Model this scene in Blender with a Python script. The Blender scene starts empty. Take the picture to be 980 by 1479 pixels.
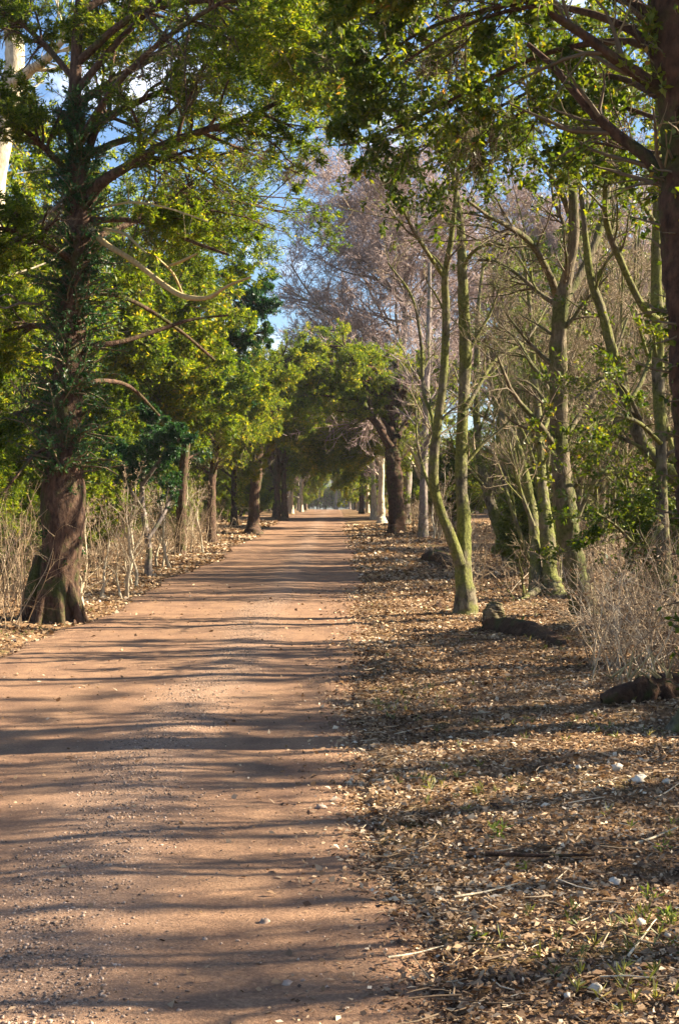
import bpy, math, numpy as np
from mathutils import Vector

F = 2054.0; CX, CY = 485.0, 735.0; EYE = 1.6
col = bpy.context.scene.collection
RNG = np.random.default_rng(7)

# ------------------------------------------------------------------ terrain
_gy = np.array([-60, 0, 22, 34, 45, 58, 68, 85, 105, 130, 160, 200, 250, 320, 450, 900.])
_gz = np.array([0, 0, 0, .03, .10, .28, .45, .74, 1.0, 1.18, 1.32, 1.42, 1.48, 1.45, 1.3, 1.3])
def _smooth_profile():
    ys = np.linspace(-60, 900, 4801); z = np.interp(ys, _gy, _gz)
    k = np.ones(41)/41
    zz = np.convolve(np.pad(z, 20, mode='edge'), k, mode='valid')
    return ys, zz
_PY, _PZ = _smooth_profile()
def sst(a, b, x):
    t = np.clip((x-a)/(b-a), 0, 1); return t*t*(3-2*t)
def edge_l(y): return -3.75 + .16*np.sin(y*.31+1) + .08*np.sin(y*.93) + .04*np.sin(y*2.9)
def edge_r(y): return .30 + .10*np.sin(y*.42+.4) + .06*np.sin(y*1.27+2) + .03*np.sin(y*3.7) + .35*sst(14, 30, y)
def height(x, y):
    x = np.asarray(x, float); y = np.asarray(y, float)
    z = np.interp(y, _PY, _PZ)
    off = sst(0, 1.2, x-edge_r(y)) + sst(0, 1.2, edge_l(y)-x)
    z = z + off*(.035*np.sin(x*1.7+y*.6)*np.sin(y*.9+.5) + .02*np.sin(x*4.1+1)*np.sin(y*3.3) + .04)
    z = z + .10*sst(2.0, 5.5, x)*(1+.5*np.sin(y*.5)) + .05*sst(4.4, 6.5, -x)
    far = sst(8, 40, np.abs(x))
    z = z + far*(.5*np.sin(x*.05+1)*np.sin(y*.03) )
    return z
def P(px, py, d):
    return ((px-CX)/F*d, d, EYE-(py-CY)/F*d)

# ------------------------------------------------------------------ materials
def nt(name):
    m = bpy.data.materials.new(name); m.use_nodes = True
    t = m.node_tree; t.nodes.clear()
    o = t.nodes.new('ShaderNodeOutputMaterial')
    return m, t, t.nodes, t.links, o
def ramp(n, stops):
    r = n.new('ShaderNodeValToRGB'); cr = r.color_ramp
    while len(cr.elements) < len(stops): cr.elements.new(.5)
    for e, (p, c) in zip(cr.elements, stops): e.position = p; e.color = (*c, 1)
    return r
def noise(n, l, coord, scale, detail=4, rough=.6):
    x = n.new('ShaderNodeTexNoise'); x.inputs['Scale'].default_value = scale
    x.inputs['Detail'].default_value = detail; x.inputs['Roughness'].default_value = rough
    if coord is not None: l.new(coord, x.inputs['Vector'])
    return x
def mixc(n, l, fac, a, b, blend='MIX'):
    m = n.new('ShaderNodeMix'); m.data_type = 'RGBA'; m.blend_type = blend
    for s, v in ((m.inputs[0], fac), (m.inputs[6], a), (m.inputs[7], b)):
        if hasattr(v, 'links') or hasattr(v, 'is_output'): l.new(v, s)
        elif isinstance(v, tuple): s.default_value = (*v, 1)
        else: s.default_value = v
    return m.outputs[2]
def leaf_mat(name, stops, rough=.5, trans=.35, tcol=(1.5, 1.35, .5), spec=.35):
    m, t, n, l, o = nt(name)
    a = n.new('ShaderNodeAttribute'); a.attribute_name = 'v'
    r = ramp(n, stops); l.new(a.outputs['Fac'], r.inputs[0])
    p = n.new('ShaderNodeBsdfPrincipled'); l.new(r.outputs[0], p.inputs['Base Color'])
    p.inputs['Roughness'].default_value = rough; p.inputs['Specular IOR Level'].default_value = spec
    if trans > 0:
        tr = n.new('ShaderNodeBsdfTranslucent')
        c = mixc(n, l, 1.0, r.outputs[0], tcol, 'MULTIPLY'); l.new(c, tr.inputs[0])
        mx = n.new('ShaderNodeMixShader'); mx.inputs[0].default_value = trans
        l.new(p.outputs[0], mx.inputs[1]); l.new(tr.outputs[0], mx.inputs[2]); l.new(mx.outputs[0], o.inputs[0])
    else: l.new(p.outputs[0], o.inputs[0])
    return m
def bark_mat(name, dark, light, moss=None, mossamt=.5, scale=6, stretch=.25, bump=.6):
    m, t, n, l, o = nt(name)
    tc = n.new('ShaderNodeTexCoord'); mp = n.new('ShaderNodeMapping'); mp.inputs['Scale'].default_value = (1, 1, stretch)
    l.new(tc.outputs['Object'], mp.inputs[0])
    a = noise(n, l, mp.outputs[0], scale*3, 6, .65)
    r = ramp(n, [(.32, dark), (.52, tuple((x+y)/2 for x, y in zip(dark, light))), (.72, light)]); l.new(a.outputs[0], r.inputs[0])
    c = r.outputs[0]
    if moss:
        b = noise(n, l, tc.outputs['Object'], 2.2, 5, .65)
        rm = ramp(n, [(.62-mossamt*.45, (0, 0, 0)), (.74-mossamt*.4, (1, 1, 1))]); l.new(b.outputs[0], rm.inputs[0])
        d = noise(n, l, tc.outputs['Object'], 30, 3, .6)
        rc = ramp(n, [(.3, tuple(v*.5 for v in moss)), (.7, tuple(v*1.4 for v in moss))]); l.new(d.outputs[0], rc.inputs[0])
        c = mixc(n, l, rm.outputs[0], c, rc.outputs[0])
    p = n.new('ShaderNodeBsdfPrincipled'); l.new(c, p.inputs['Base Color']); p.inputs['Roughness'].default_value = .9
    p.inputs['Specular IOR Level'].default_value = .15
    bm = n.new('ShaderNodeBump'); bm.inputs['Strength'].default_value = bump; bm.inputs['Distance'].default_value = .05
    l.new(a.outputs[0], bm.inputs['Height']); l.new(bm.outputs[0], p.inputs['Normal']); l.new(p.outputs[0], o.inputs[0])
    return m
M = {}
M['yew_leaf'] = leaf_mat('yew_leaf', [(0, (.020, .048, .010)), (.3, (.055, .105, .014)), (.6, (.125, .185, .020)), (.88, (.24, .27, .035)), (1, (.45, .36, .07))], .5, .5, (2.2, 1.85, .35), .2)
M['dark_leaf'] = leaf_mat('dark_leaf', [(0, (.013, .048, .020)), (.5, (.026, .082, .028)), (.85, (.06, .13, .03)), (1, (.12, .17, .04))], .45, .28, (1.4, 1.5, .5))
M['holly_leaf'] = leaf_mat('holly_leaf', [(0, (.022, .05, .012)), (.45, (.07, .115, .016)), (.8, (.17, .20, .022)), (.97, (.26, .22, .05)), (1, (.30, .17, .06))], .45, .45, (2.1, 1.8, .35), .25)
M['bright_leaf'] = leaf_mat('bright_leaf', [(0, (.05, .09, .02)), (.5, (.12, .17, .03)), (1, (.24, .27, .06))], .4, .4, (1.6, 1.5, .5))
M['litter'] = leaf_mat('litter', [(0, (.055, .030, .018)), (.25, (.14, .080, .044)), (.55, (.30, .19, .105)), (.8, (.47, .33, .20)), (.96, (.62, .46, .28)), (1, (.68, .56, .40))], .7, .12, (1.1, .9, .6), .25)
M['grass'] = leaf_mat('grass', [(0, (.05, .075, .02)), (.5, (.13, .15, .035)), (.8, (.26, .24, .09)), (1, (.42, .34, .18))], .5, .3)
M['dry'] = leaf_mat('dry', [(0, (.09, .055, .03)), (.4, (.22, .145, .08)), (.8, (.42, .31, .19)), (1, (.66, .54, .38))], .7, 0)
M['bark_yew'] = bark_mat('bark_yew', (.022, .013, .010), (.16, .095, .062), (.06, .07, .02), .25, 6, .42, 1.)
M['bark_moss'] = bark_mat('bark_moss', (.045, .035, .022), (.24, .19, .12), (.085, .09, .028), .38, 6, .3, .8)
M['bark_green'] = bark_mat('bark_green', (.03, .025, .018), (.25, .21, .14), (.135, .14, .036), .50, 4, .5, 1.)
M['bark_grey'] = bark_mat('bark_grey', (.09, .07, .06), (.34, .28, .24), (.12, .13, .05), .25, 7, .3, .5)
M['bark_pale'] = bark_mat('bark_pale', (.30, .24, .16), (.66, .58, .42), None, 0, 5, .4, .4)
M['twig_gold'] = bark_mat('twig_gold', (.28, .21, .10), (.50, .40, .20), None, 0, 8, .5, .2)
M['twig_pink'] = leaf_mat('twig_pink', [(0, (.14, .09, .078)), (.5, (.31, .215, .185)), (1, (.50, .38, .33))], .7, 0)
M['twig_brown'] = leaf_mat('twig_brown', [(0, (.05, .035, .022)), (.5, (.14, .10, .055)), (1, (.27, .22, .11))], .8, 0)
M['twig_olive'] = leaf_mat('twig_olive', [(0, (.11, .08, .045)), (.5, (.28, .21, .12)), (1, (.50, .38, .25))], .8, 0)
M['rot'] = bark_mat('rot', (.022, .013, .009), (.12, .065, .04), (.05, .06, .015), .2, 5, .6, .9)

def ground_mat():
    m, t, n, l, o = nt('leafy_earth')
    tc = n.new('ShaderNodeTexCoord'); co = tc.outputs['Object']
    a = noise(n, l, co, 22, 8, .75); b = noise(n, l, co, 1.1, 4, .6); c = noise(n, l, co, .12, 3, .5)
    r = ramp(n, [(.30, (.07, .04, .022)), (.5, (.22, .13, .068)), (.66, (.40, .26, .14)), (.8, (.55, .40, .24))]); l.new(a.outputs[0], r.inputs[0])
    rb = ramp(n, [(.54, (0, 0, 0)), (.70, (.6, .6, .6))]); l.new(b.outputs[0], rb.inputs[0])
    c1 = mixc(n, l, rb.outputs[0], r.outputs[0], (.10, .12, .035))
    rc = ramp(n, [(.45, (0, 0, 0)), (.6, (1, 1, 1))]); l.new(c.outputs[0], rc.inputs[0])
    c2 = c1
    p = n.new('ShaderNodeBsdfPrincipled'); l.new(c2, p.inputs['Base Color']); p.inputs['Roughness'].default_value = .95
    p.inputs['Specular IOR Level'].default_value = .1
    bm = n.new('ShaderNodeBump'); bm.inputs['Strength'].default_value = .9; bm.inputs['Distance'].default_value = .04
    l.new(a.outputs[0], bm.inputs['Height']); l.new(bm.outputs[0], p.inputs['Normal']); l.new(p.outputs[0], o.inputs[0])
    return m
def path_mat():
    m, t, n, l, o = nt('packed_grit')
    tc = n.new('ShaderNodeTexCoord'); co = tc.outputs['Object']
    a = noise(n, l, co, 60, 6, .7); b = noise(n, l, co, 2.2, 5, .6)
    mp = n.new('ShaderNodeMapping'); mp.inputs['Scale'].default_value = (1.6, .22, 1); l.new(co, mp.inputs[0])
    w = noise(n, l, mp.outputs[0], 2.4, 4, .6)
    v = n.new('ShaderNodeTexVoronoi'); v.inputs['Scale'].default_value = 55; l.new(co, v.inputs['Vector'])
    r = ramp(n, [(.25, (.14, .082, .052)), (.5, (.265, .162, .100)), (.75, (.42, .275, .175))]); l.new(a.outputs[0], r.inputs[0])
    rb = ramp(n, [(.35, (.72, .68, .68)), (.65, (1.1, 1.06, 1.0))]); l.new(b.outputs[0], rb.inputs[0])
    c = mixc(n, l, 1.0, r.outputs[0], rb.outputs[0], 'MULTIPLY')
    rw = ramp(n, [(.35, (.82, .78, .78)), (.62, (1.06, 1.04, 1.0))]); l.new(w.outputs[0], rw.inputs[0])
    c = mixc(n, l, .8, c, rw.outputs[0], 'MULTIPLY')
    rv = ramp(n, [(.0, (.75, .72, .70)), (.10, (.75, .72, .70)), (.16, (.0, .0, .0))]); l.new(v.outputs['Distance'], rv.inputs[0])
    # loose gravel band: pale and dark chips through vertex attribute
    at = n.new('ShaderNodeAttribute'); at.attribute_name = 'v'
    g = noise(n, l, co, 95, 3, .8)
    rg = ramp(n, [(.35, (.09, .055, .038)), (.5, (.30, .19, .125)), (.68, (.60, .43, .31))]); l.new(g.outputs[0], rg.inputs[0])
    c = mixc(n, l, at.outputs['Fac'], c, rg.outputs[0])
    p = n.new('ShaderNodeBsdfPrincipled'); l.new(c, p.inputs['Base Color']); p.inputs['Roughness'].default_value = .88
    p.inputs['Specular IOR Level'].default_value = .2
    ad = n.new('ShaderNodeMath'); ad.operation = 'ADD'; l.new(a.outputs[0], ad.inputs[0]); l.new(b.outputs[0], ad.inputs[1])
    bm = n.new('ShaderNodeBump'); bm.inputs['Strength'].default_value = .7; bm.inputs['Distance'].default_value = .02
    l.new(ad.outputs[0], bm.inputs['Height']); l.new(bm.outputs[0], p.inputs['Normal']); l.new(p.outputs[0], o.inputs[0])
    return m
def stone_mat(name, c0, c1):
    m, t, n, l, o = nt(name)
    at = n.new('ShaderNodeAttribute'); at.attribute_name = 'v'
    tc = n.new('ShaderNodeTexCoord'); a = noise(n, l, tc.outputs['Object'], 14, 6, .7)
    r = ramp(n, [(.0, c0), (1, c1)]); l.new(at.outputs['Fac'], r.inputs[0])
    rr = ramp(n, [(.3, (.6, .56, .5)), (.6, (1, 1, 1))]); l.new(a.outputs[0], rr.inputs[0])
    c = mixc(n, l, 1.0, r.outputs[0], rr.outputs[0], 'MULTIPLY')
    p = n.new('ShaderNodeBsdfPrincipled'); l.new(c, p.inputs['Base Color']); p.inputs['Roughness'].default_value = .85
    bm = n.new('ShaderNodeBump'); bm.inputs['Strength'].default_value = .4; bm.inputs['Distance'].default_value = .01
    l.new(a.outputs[0], bm.inputs['Height']); l.new(bm.outputs[0], p.inputs['Normal'])
    l.new(p.outputs[0], o.inputs[0]); return m
M['ground'] = ground_mat(); M['path'] = path_mat()
M['gravel'] = stone_mat('gravel', (.10, .065, .045), (.56, .40, .29))
M['white_stone'] = stone_mat('white_stone', (.44, .38, .30), (.70, .63, .53))
M['brown_stone'] = stone_mat('brown_stone', (.22, .15, .11), (.44, .33, .26))

# ------------------------------------------------------------------ mesh accumulator
class Geo:
    def __init__(s): s.v = []; s.f = []; s.a = []; s.m = []; s.n = 0
    def add(s, v, f, a=.5, mi=0):
        v = np.asarray(v, np.float32).reshape(-1, 3); f = np.asarray(f, np.int32).reshape(-1, 4)
        s.v.append(v); s.f.append(f+s.n); s.n += len(v)
        s.a.append(np.broadcast_to(np.asarray(a, np.float32), (len(f),)).copy()); s.m.append(np.full(len(f), mi, np.int32))
    def mesh(s, name, mats, smooth=True):
        v = np.concatenate(s.v); f = np.concatenate(s.f); a = np.concatenate(s.a); mi = np.concatenate(s.m)
        me = bpy.data.meshes.new(name); me.vertices.add(len(v)); me.vertices.foreach_set('co', v.ravel())
        me.loops.add(f.size); me.loops.foreach_set('vertex_index', f.ravel())
        me.polygons.add(len(f)); me.polygons.foreach_set('loop_start', np.arange(0, f.size, 4, dtype=np.int32))
        me.polygons.foreach_set('material_index', mi)
        if smooth: me.polygons.foreach_set('use_smooth', np.ones(len(f), bool))
        at = me.attributes.new('v', 'FLOAT', 'FACE'); at.data.foreach_set('value', a)
        for m in mats: me.materials.append(m)
        me.update(calc_edges=True); return me
def link(name, me, parent=None, loc=None):
    o = bpy.data.objects.new(name, me); col.objects.link(o)
    if parent is not None: o.parent = parent
    if loc is not None: o.location = loc
    return o
def tag(o, label=None, cat=None, group=None, kind=None):
    if label: o['label'] = label
    if cat: o['category'] = cat
    if group: o['group'] = group
    if kind: o['kind'] = kind
    return o
def nrm(a): return a/np.maximum(np.linalg.norm(a, axis=-1, keepdims=True), 1e-9)

def tubes(g, L, R, k=6, a=.5, mi=0, rough=0., rng=RNG):
    L = np.asarray(L, float); R = np.asarray(R, float); Mn, n, _ = L.shape
    T = nrm(np.gradient(L, axis=1)); mt = nrm(L[:, -1]-L[:, 0]+1e-6)
    ref = np.where(np.abs(mt[:, 2:3]) > .8, np.array([[1., .1, 0]]), np.array([[0, 0, 1.]]))[:, None, :]
    U = nrm(np.cross(T, ref)); V = np.cross(T, U)
    th = np.arange(k)/k*2*np.pi
    rr = R[:, :, None]*np.ones(k)
    if rough > 0:
        ph = rng.uniform(0, 6.28, (Mn, 1, 1)); s = np.arange(n)[None, :, None]/n
        rr = rr*(1+rough*(np.sin(th*3+ph+s*5)*.6+np.sin(th*5-ph*2+s*17)*.45+rng.normal(0, .35, (Mn, n, k))))
    pts = L[:, :, None, :]+rr[..., None]*(np.cos(th)[None, None, :, None]*U[:, :, None, :]+np.sin(th)[None, None, :, None]*V[:, :, None, :])
    base = (np.arange(Mn)*n*k)[:, None, None]; i = (np.arange(n-1)*k)[None, :, None]; j = np.arange(k)[None, None, :]; j2 = (j+1) % k
    f = np.stack([base+i+j, base+i+j2, base+i+k+j2, base+i+k+j], -1).reshape(-1, 4)
    if np.ndim(a) == 1: a = np.repeat(a, (n-1)*k)
    g.add(pts, f, a, mi)

def catmull(pts, n):
    p = np.asarray(pts, float); m = len(p)
    if m == 2: 
        t = np.linspace(0, 1, n)[:, None]; return p[0]*(1-t)+p[1]*t
    q = np.vstack([2*p[0]-p[1], p, 2*p[-1]-p[-2]])
    u = np.linspace(0, m-1-1e-6, n); i = u.astype(int); t = (u-i)[:, None]
    a, b, c, d = q[i], q[i+1], q[i+2], q[i+3]
    return .5*((2*b)+(-a+c)*t+(2*a-5*b+4*c-d)*t*t+(-a+3*b-3*c+d)*t**3)

def spawn(rng, L, R, per, lr=None, absl=None, ang=(35, 65), trop=0., wob=.12, rf=.55, t0=.2, t1=1., n=6, flat=0., bias=None, shrink=.5, rmin=.003, tip=.3):
    Mn, m, _ = L.shape
    idx = np.repeat(np.arange(Mn), per) if np.isscalar(per) else np.repeat(np.arange(Mn), per)
    N = len(idx); t = rng.uniform(t0, t1, N); f = np.clip(t, 0, .999)*(m-1); i = f.astype(int); w = (f-i)[:, None]
    A, B = L[idx, i], L[idx, i+1]; p = A*(1-w)+B*w; tan = nrm(B-A); rad = R[idx, i]*(1-w[:, 0])+R[idx, i+1]*w[:, 0]
    q = rng.normal(size=(N, 3)); q[:, 2] *= (1-flat); q = nrm(q-(q*tan).sum(1, keepdims=True)*tan)
    a = np.radians(rng.uniform(*ang, N))[:, None]; d = tan*np.cos(a)+q*np.sin(a)
    if bias is not None: d = nrm(d+np.asarray(bias))
    if absl is not None: ln = rng.uniform(*absl, N)
    else:
        pl = np.linalg.norm(np.diff(L, axis=1), axis=2).sum(1)[idx]; ln = pl*rng.uniform(*lr, N)
    ln = ln*(1-shrink*(t-t0)/(t1-t0+1e-6))
    out = np.empty((N, n, 3)); out[:, 0] = p
    for j in range(1, n):
        p = p+d*(ln/(n-1))[:, None]; out[:, j] = p
        d = nrm(d+np.array([0, 0, trop])+rng.normal(0, wob, (N, 3)))
    r0 = np.maximum(np.minimum(rad*rf, ln*.035), rmin)
    return out, r0[:, None]*np.linspace(1, tip, n)[None]

def leaves(g, rng, L, per, length, width, mi, spread=.9, up=.5, fold=.25, vb=None, planar=0., t0=.1):
    Mn, m, _ = L.shape; idx = np.repeat(np.arange(Mn), per); N = len(idx)
    t = rng.uniform(t0, 1.02, N); f = np.clip(t, 0, .999)*(m-1); i = f.astype(int); w = (f-i)[:, None]
    A, B = L[idx, i], L[idx, i+1]; p = A*(1-w)+B*w; tan = nrm(B-A)
    q = rng.normal(size=(N, 3))
    if planar > 0:
        side = nrm(np.cross(tan, np.array([0, 0, 1.])))*rng.choice([-1, 1], N)[:, None]
        q = side*planar+q*(1-planar)*.7
    d = nrm(tan*(1-spread*.5)+nrm(q)*spread)
    nn = nrm(rng.normal(size=(N, 3))*(1-up)+np.array([0, 0, 1.])*up)
    s = nrm(np.cross(d, nn)); nn = np.cross(s, d)
    ln = length*rng.uniform(.6, 1.25, N)[:, None]; wd = width*rng.uniform(.7, 1.2, N)[:, None]
    tip = p+d*ln; mid = p+d*ln*.5
    l_ = mid+s*wd*.5+nn*wd*fold; r_ = mid-s*wd*.5+nn*wd*fold
    v = np.stack([p, r_, tip, l_], 1)
    ff = np.arange(N*4).reshape(-1, 4)
    tone = rng.normal(.45, .20, N)
    # tone varies from bough to bough as well as from leaf to leaf
    cl = .5+.5*np.sin(p[:, 0]*2.1+p[:, 2]*1.3)*np.sin(p[:, 1]*1.7+p[:, 2]*2.3+1)
    tone = tone+(cl-.5)*.35
    if vb is not None: tone = tone+vb
    g.add(v, ff, np.clip(tone, 0, 1), mi)

def px_line(rows, d, dd=0., n=None, base=False, dds=0.):
    """rows of (pixel x, pixel y, pixel width) at distance d; dd metres further away at the far end"""
    r = np.array(rows, float); k = len(r); t = np.linspace(0, 1, k)
    dep = d+dds+(dd-dds)*t
    pts = np.stack([(r[:, 0]-CX)/F*dep, dep, EYE-(r[:, 1]-CY)/F*dep], 1); rad = r[:, 2]/2/F*dep*.9
    if base: pts[0, 2] = height(pts[0, 0], pts[0, 1])-.12
    n = n or max(8, k*3)
    c = catmull(np.column_stack([pts, rad]), n)
    return c[:, :3], np.maximum(c[:, 3], .004)
def resample(L, R, n):
    L = np.asarray(L); s = np.r_[0, np.cumsum(np.linalg.norm(np.diff(L, axis=0), axis=1))]; u = np.linspace(0, s[-1], n)
    return np.stack([np.interp(u, s, L[:, i]) for i in range(3)], 1), np.interp(u, s, R)
def tree_root(name, loc, label, cat='tree', group=None, rz=0.):
    e = bpy.data.objects.new(name, None); col.objects.link(e); e.location = loc; e.rotation_euler = (0, 0, rz)
    return tag(e, label, cat, group)
def tunnel_keep(L, cx=-1.7, hw=2.9, top=5.3, y0=-50):
    mid = L[:, L.shape[1]//2]; e = L[:, -1]
    def ins(p):
        z = p[:, 2]-np.interp(p[:, 1], _PY, _PZ)
        return (((p[:, 0]-cx)/hw)**2+(z/top)**2 < 1)
    return ~(ins(mid) | ins(e))
def sel(pair, k): return pair[0][k], pair[1][k]

def finish_tree(name, label, root, wood, crown, bark, crown_mats, extra=(), group=None, cat='tree', crown_name='crown'):
    e = tree_root(name, root, label, cat, group)
    me = wood.mesh('trunk', [bark]); o = link('trunk', me, e, -Vector(root))
    if crown is not None: link(crown_name, crown.mesh(crown_name, crown_mats, smooth=False), e, -Vector(root))
    for nm, g_, mm in extra: link(nm, g_.mesh(nm, [mm]), e, -Vector(root))
    return e
def copy_thing(src, loc, rz=0., sc=1., label=None, group=None):
    r = src.copy(); col.objects.link(r); r.location = loc; r.rotation_euler = (0, 0, rz); r.scale = (sc,)*3
    if label: r['label'] = label
    if group: r['group'] = group
    for ch in src.children:
        c = ch.copy(); col.objects.link(c); c.parent = r
    return r
SUN = (30, 9, 5.); SKY = .05; EXPO = 2.2
SHADE = [(9.6, 12.3, 1.), (15, 7.6, .95), (9.3, 18.2, .9), (9.4, 7.0, .62), (12.8, 13.2, 1.05), (18.5, 9.3, 1.), (12.2, 9.9, .95), (11, 15.2, 1.)]
# ------------------------------------------------------------------ ground
def grid_mesh(name, X, Y, Z, mat, a=None):
    ny, nx = X.shape; g = Geo(); idx = np.arange(nx*ny).reshape(ny, nx)
    f = np.stack([idx[:-1, :-1], idx[:-1, 1:], idx[1:, 1:], idx[1:, :-1]], -1).reshape(-1, 4)
    g.add(np.stack([X, Y, Z], -1), f, .5); me = g.mesh(name, [mat])
    if a is not None:
        me.attributes.remove(me.attributes['v']); at = me.attributes.new('v', 'FLOAT', 'POINT'); at.data.foreach_set('value', a.astype(np.float32).ravel())
    return link(name, me)
def lump(x, y, s):
    return (np.sin(x*11.3*s+np.sin(y*7.1*s)*1.7)*np.sin(y*12.7*s+np.sin(x*8.3*s)*1.9)+.6*np.sin(x*27*s+y*5*s)*np.sin(y*23*s-x*9*s+2))
xs = np.unique(np.round(np.concatenate([-np.geomspace(6, 420, 50), np.arange(-6, 8, .07), np.geomspace(8, 420, 50)]), 4))
ys = np.unique(np.round(np.concatenate([np.linspace(-60, -6, 12), np.arange(-6, 24, .09), np.arange(24, 80, .5), np.geomspace(80, 520, 60)]), 4))
X, Y = np.meshgrid(xs, ys); Z = height(X, Y)
inside = sst(-.10, .25, X-edge_l(Y))*sst(-.10, .25, edge_r(Y)-X)*(Y < 268)
verge = 1-inside
Z = Z-.07*inside+verge*(np.abs(X) < 9)*.012*lump(X, Y, 1.)
tag(grid_mesh('ground', X, Y, Z, M['ground']), kind='structure')
ys = np.unique(np.concatenate([np.arange(-8, 24, .08), np.arange(24, 80, .4), np.arange(80, 266, 2)])); us = np.linspace(0, 1, 70)
Yp = ys[:, None]*np.ones_like(us); El, Er = edge_l(Yp), edge_r(Yp); Xp = El+(Er-El)*us
cen = -1.12+.08*np.sin(Yp*.5)
ridge = np.exp(-((Xp-cen)/.34)**2); tr1 = np.exp(-((Xp+.30)/.42)**2); tr2 = np.exp(-((Xp+2.3)/.5)**2)
edgeu = np.minimum(us, 1-us)
Zp = height(Xp, Yp)+.006+.012*ridge-.010*tr1-.010*tr2-.030*(1-sst(0, .06, edgeu))+.0035*lump(Xp, Yp, 1.)+.002*lump(Xp, Yp, 2.3)
gr = np.clip(ridge*1.1+.35*lump(Xp, Yp, .5)*ridge, 0, .85)*.6
tag(grid_mesh('path', Xp, Yp, Zp, M['path'], gr), kind='structure')
def path_z(x, y):
    u = (x-edge_l(y))/(edge_r(y)-edge_l(y)); c = -1.12+.08*np.sin(y*.5)
    return height(x, y)+.006+.012*np.exp(-((x-c)/.34)**2)-.010*np.exp(-((x+.30)/.42)**2)-.010*np.exp(-((x+2.3)/.5)**2)-.030*(1-sst(0, .06, np.minimum(u, 1-u)))

# ------------------------------------------------------------------ stones, gravel
def pebble_batch(g, rng, pos, size, tone):
    """lumpy six-sided pebbles: rings of 5 + poles folded into quads"""
    N = len(pos); k = 6
    lat = np.array([-.9, -.45, .45, .9]); th = np.arange(k)/k*2*np.pi
    r = np.sqrt(1-lat**2)
    v = np.empty((N, 4, k, 3))
    jit = rng.uniform(.75, 1.2, (N, 4, k))
    rot = rng.uniform(0, 6.28, N)
    c = np.cos(th[None, None]+rot[:, None, None]); s = np.sin(th[None, None]+rot[:, None, None])
    el = rng.uniform(.65, 1.3, (N, 1, 1))
    v[..., 0] = c*r[None, :, None]*jit*el; v[..., 1] = s*r[None, :, None]*jit/el; v[..., 2] = lat[None, :, None]*rng.uniform(.45, .75, (N, 1, 1))*jit
    v = v*size[:, None, None, None]+pos[:, None, None, :]
    base = (np.arange(N)*4*k)[:, None, None]; i = (np.arange(3)*k)[None, :, None]; j = np.arange(k)[None, None]; j2 = (j+1) % k
    f = np.stack([base+i+j, base+i+j2, base+i+k+j2, base+i+k+j], -1).reshape(N, -1, 4)
    cap = np.array([[0, 3, 2, 1], [0, 5, 4, 3]]); top = np.array([[18, 19, 20, 21], [18, 21, 22, 23]])
    f = np.concatenate([f, (np.arange(N)*4*k)[:, None, None]+cap[None], (np.arange(N)*4*k)[:, None, None]+top[None]], 1)
    g.add(v, f.reshape(-1, 4), np.repeat(tone, f.shape[1]))
r = np.random.default_rng(3); g = Geo()
n = 26000; y = 3.6+(r.uniform(0, 1, n)**1.7)*22; c = -1.12+.08*np.sin(y*.5)
x = c+r.normal(0, .20, n)+(.12*np.sin(y*1.9)); far = r.uniform(0, 1, n) < .22; x[far] = r.uniform(-3.5, .25, far.sum())
keep = (x > edge_l(y)+.1) & (x < edge_r(y)-.05); x, y, far = x[keep], y[keep], far[keep]
sz = .0025+.007*r.uniform(0, 1, len(x))**3.0
sz[far] *= .8
pebble_batch(g, r, np.stack([x, y, path_z(x, y)+sz*.2], 1), sz, r.uniform(0, 1, len(x))**1.2)
tag(link('gravel', g.mesh('gravel', [M['gravel']], False)), kind='stuff')

def stone(name, px, py, w, label, mat, group=None, seed=0):
    rr = np.random.default_rng(seed+100); d = EYE*F/(py-CY)
    for _ in range(3):
        xx = (px-CX)/F*d; d = (EYE-float(height(xx, d)))*F/(py-CY)
    xx = (px-CX)/F*d; s = w/2/F*d; k, m_ = 10, 7
    lat = np.linspace(-1.35, 1.35, m_); th = np.arange(k)/k*2*np.pi
    jj = 1+rr.normal(0, .20, (m_, k)); v = np.stack([np.cos(th)[None]*np.cos(lat)[:, None]*jj, np.sin(th)[None]*np.cos(lat)[:, None]*jj*.8, np.sin(lat)[:, None]*jj*.62], -1)*s
    gg = Geo(); i = (np.arange(m_-1)*k)[:, None]; j = np.arange(k)[None]; j2 = (j+1) % k
    f = np.stack([i+j, i+j2, i+k+j2, i+k+j], -1).reshape(-1, 4)
    b = (m_-1)*k
    f = np.vstack([f, [[0, 3, 2, 1], [0, 5, 4, 3], [0, 7, 6, 5], [0, 9, 8, 7], [b, b+1, b+2, b+3], [b, b+3, b+4, b+5], [b, b+5, b+6, b+7], [b, b+7, b+8, b+9]]])
    gg.add(v, f, rr.uniform(.3, 1))
    zz = float(path_z(xx, d)) if edge_l(d)+.1 < xx < edge_r(d) else float(height(xx, d))+.02
    o = link(name, gg.mesh(name, [mat], False), None, (xx, d, zz+s*.08)); o.rotation_euler = (0, 0, rr.uniform(0, 6))
    tag(o, label, 'stone', group)
W = M['white_stone']; G = 'pale stones lying in the leaf litter'
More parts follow.
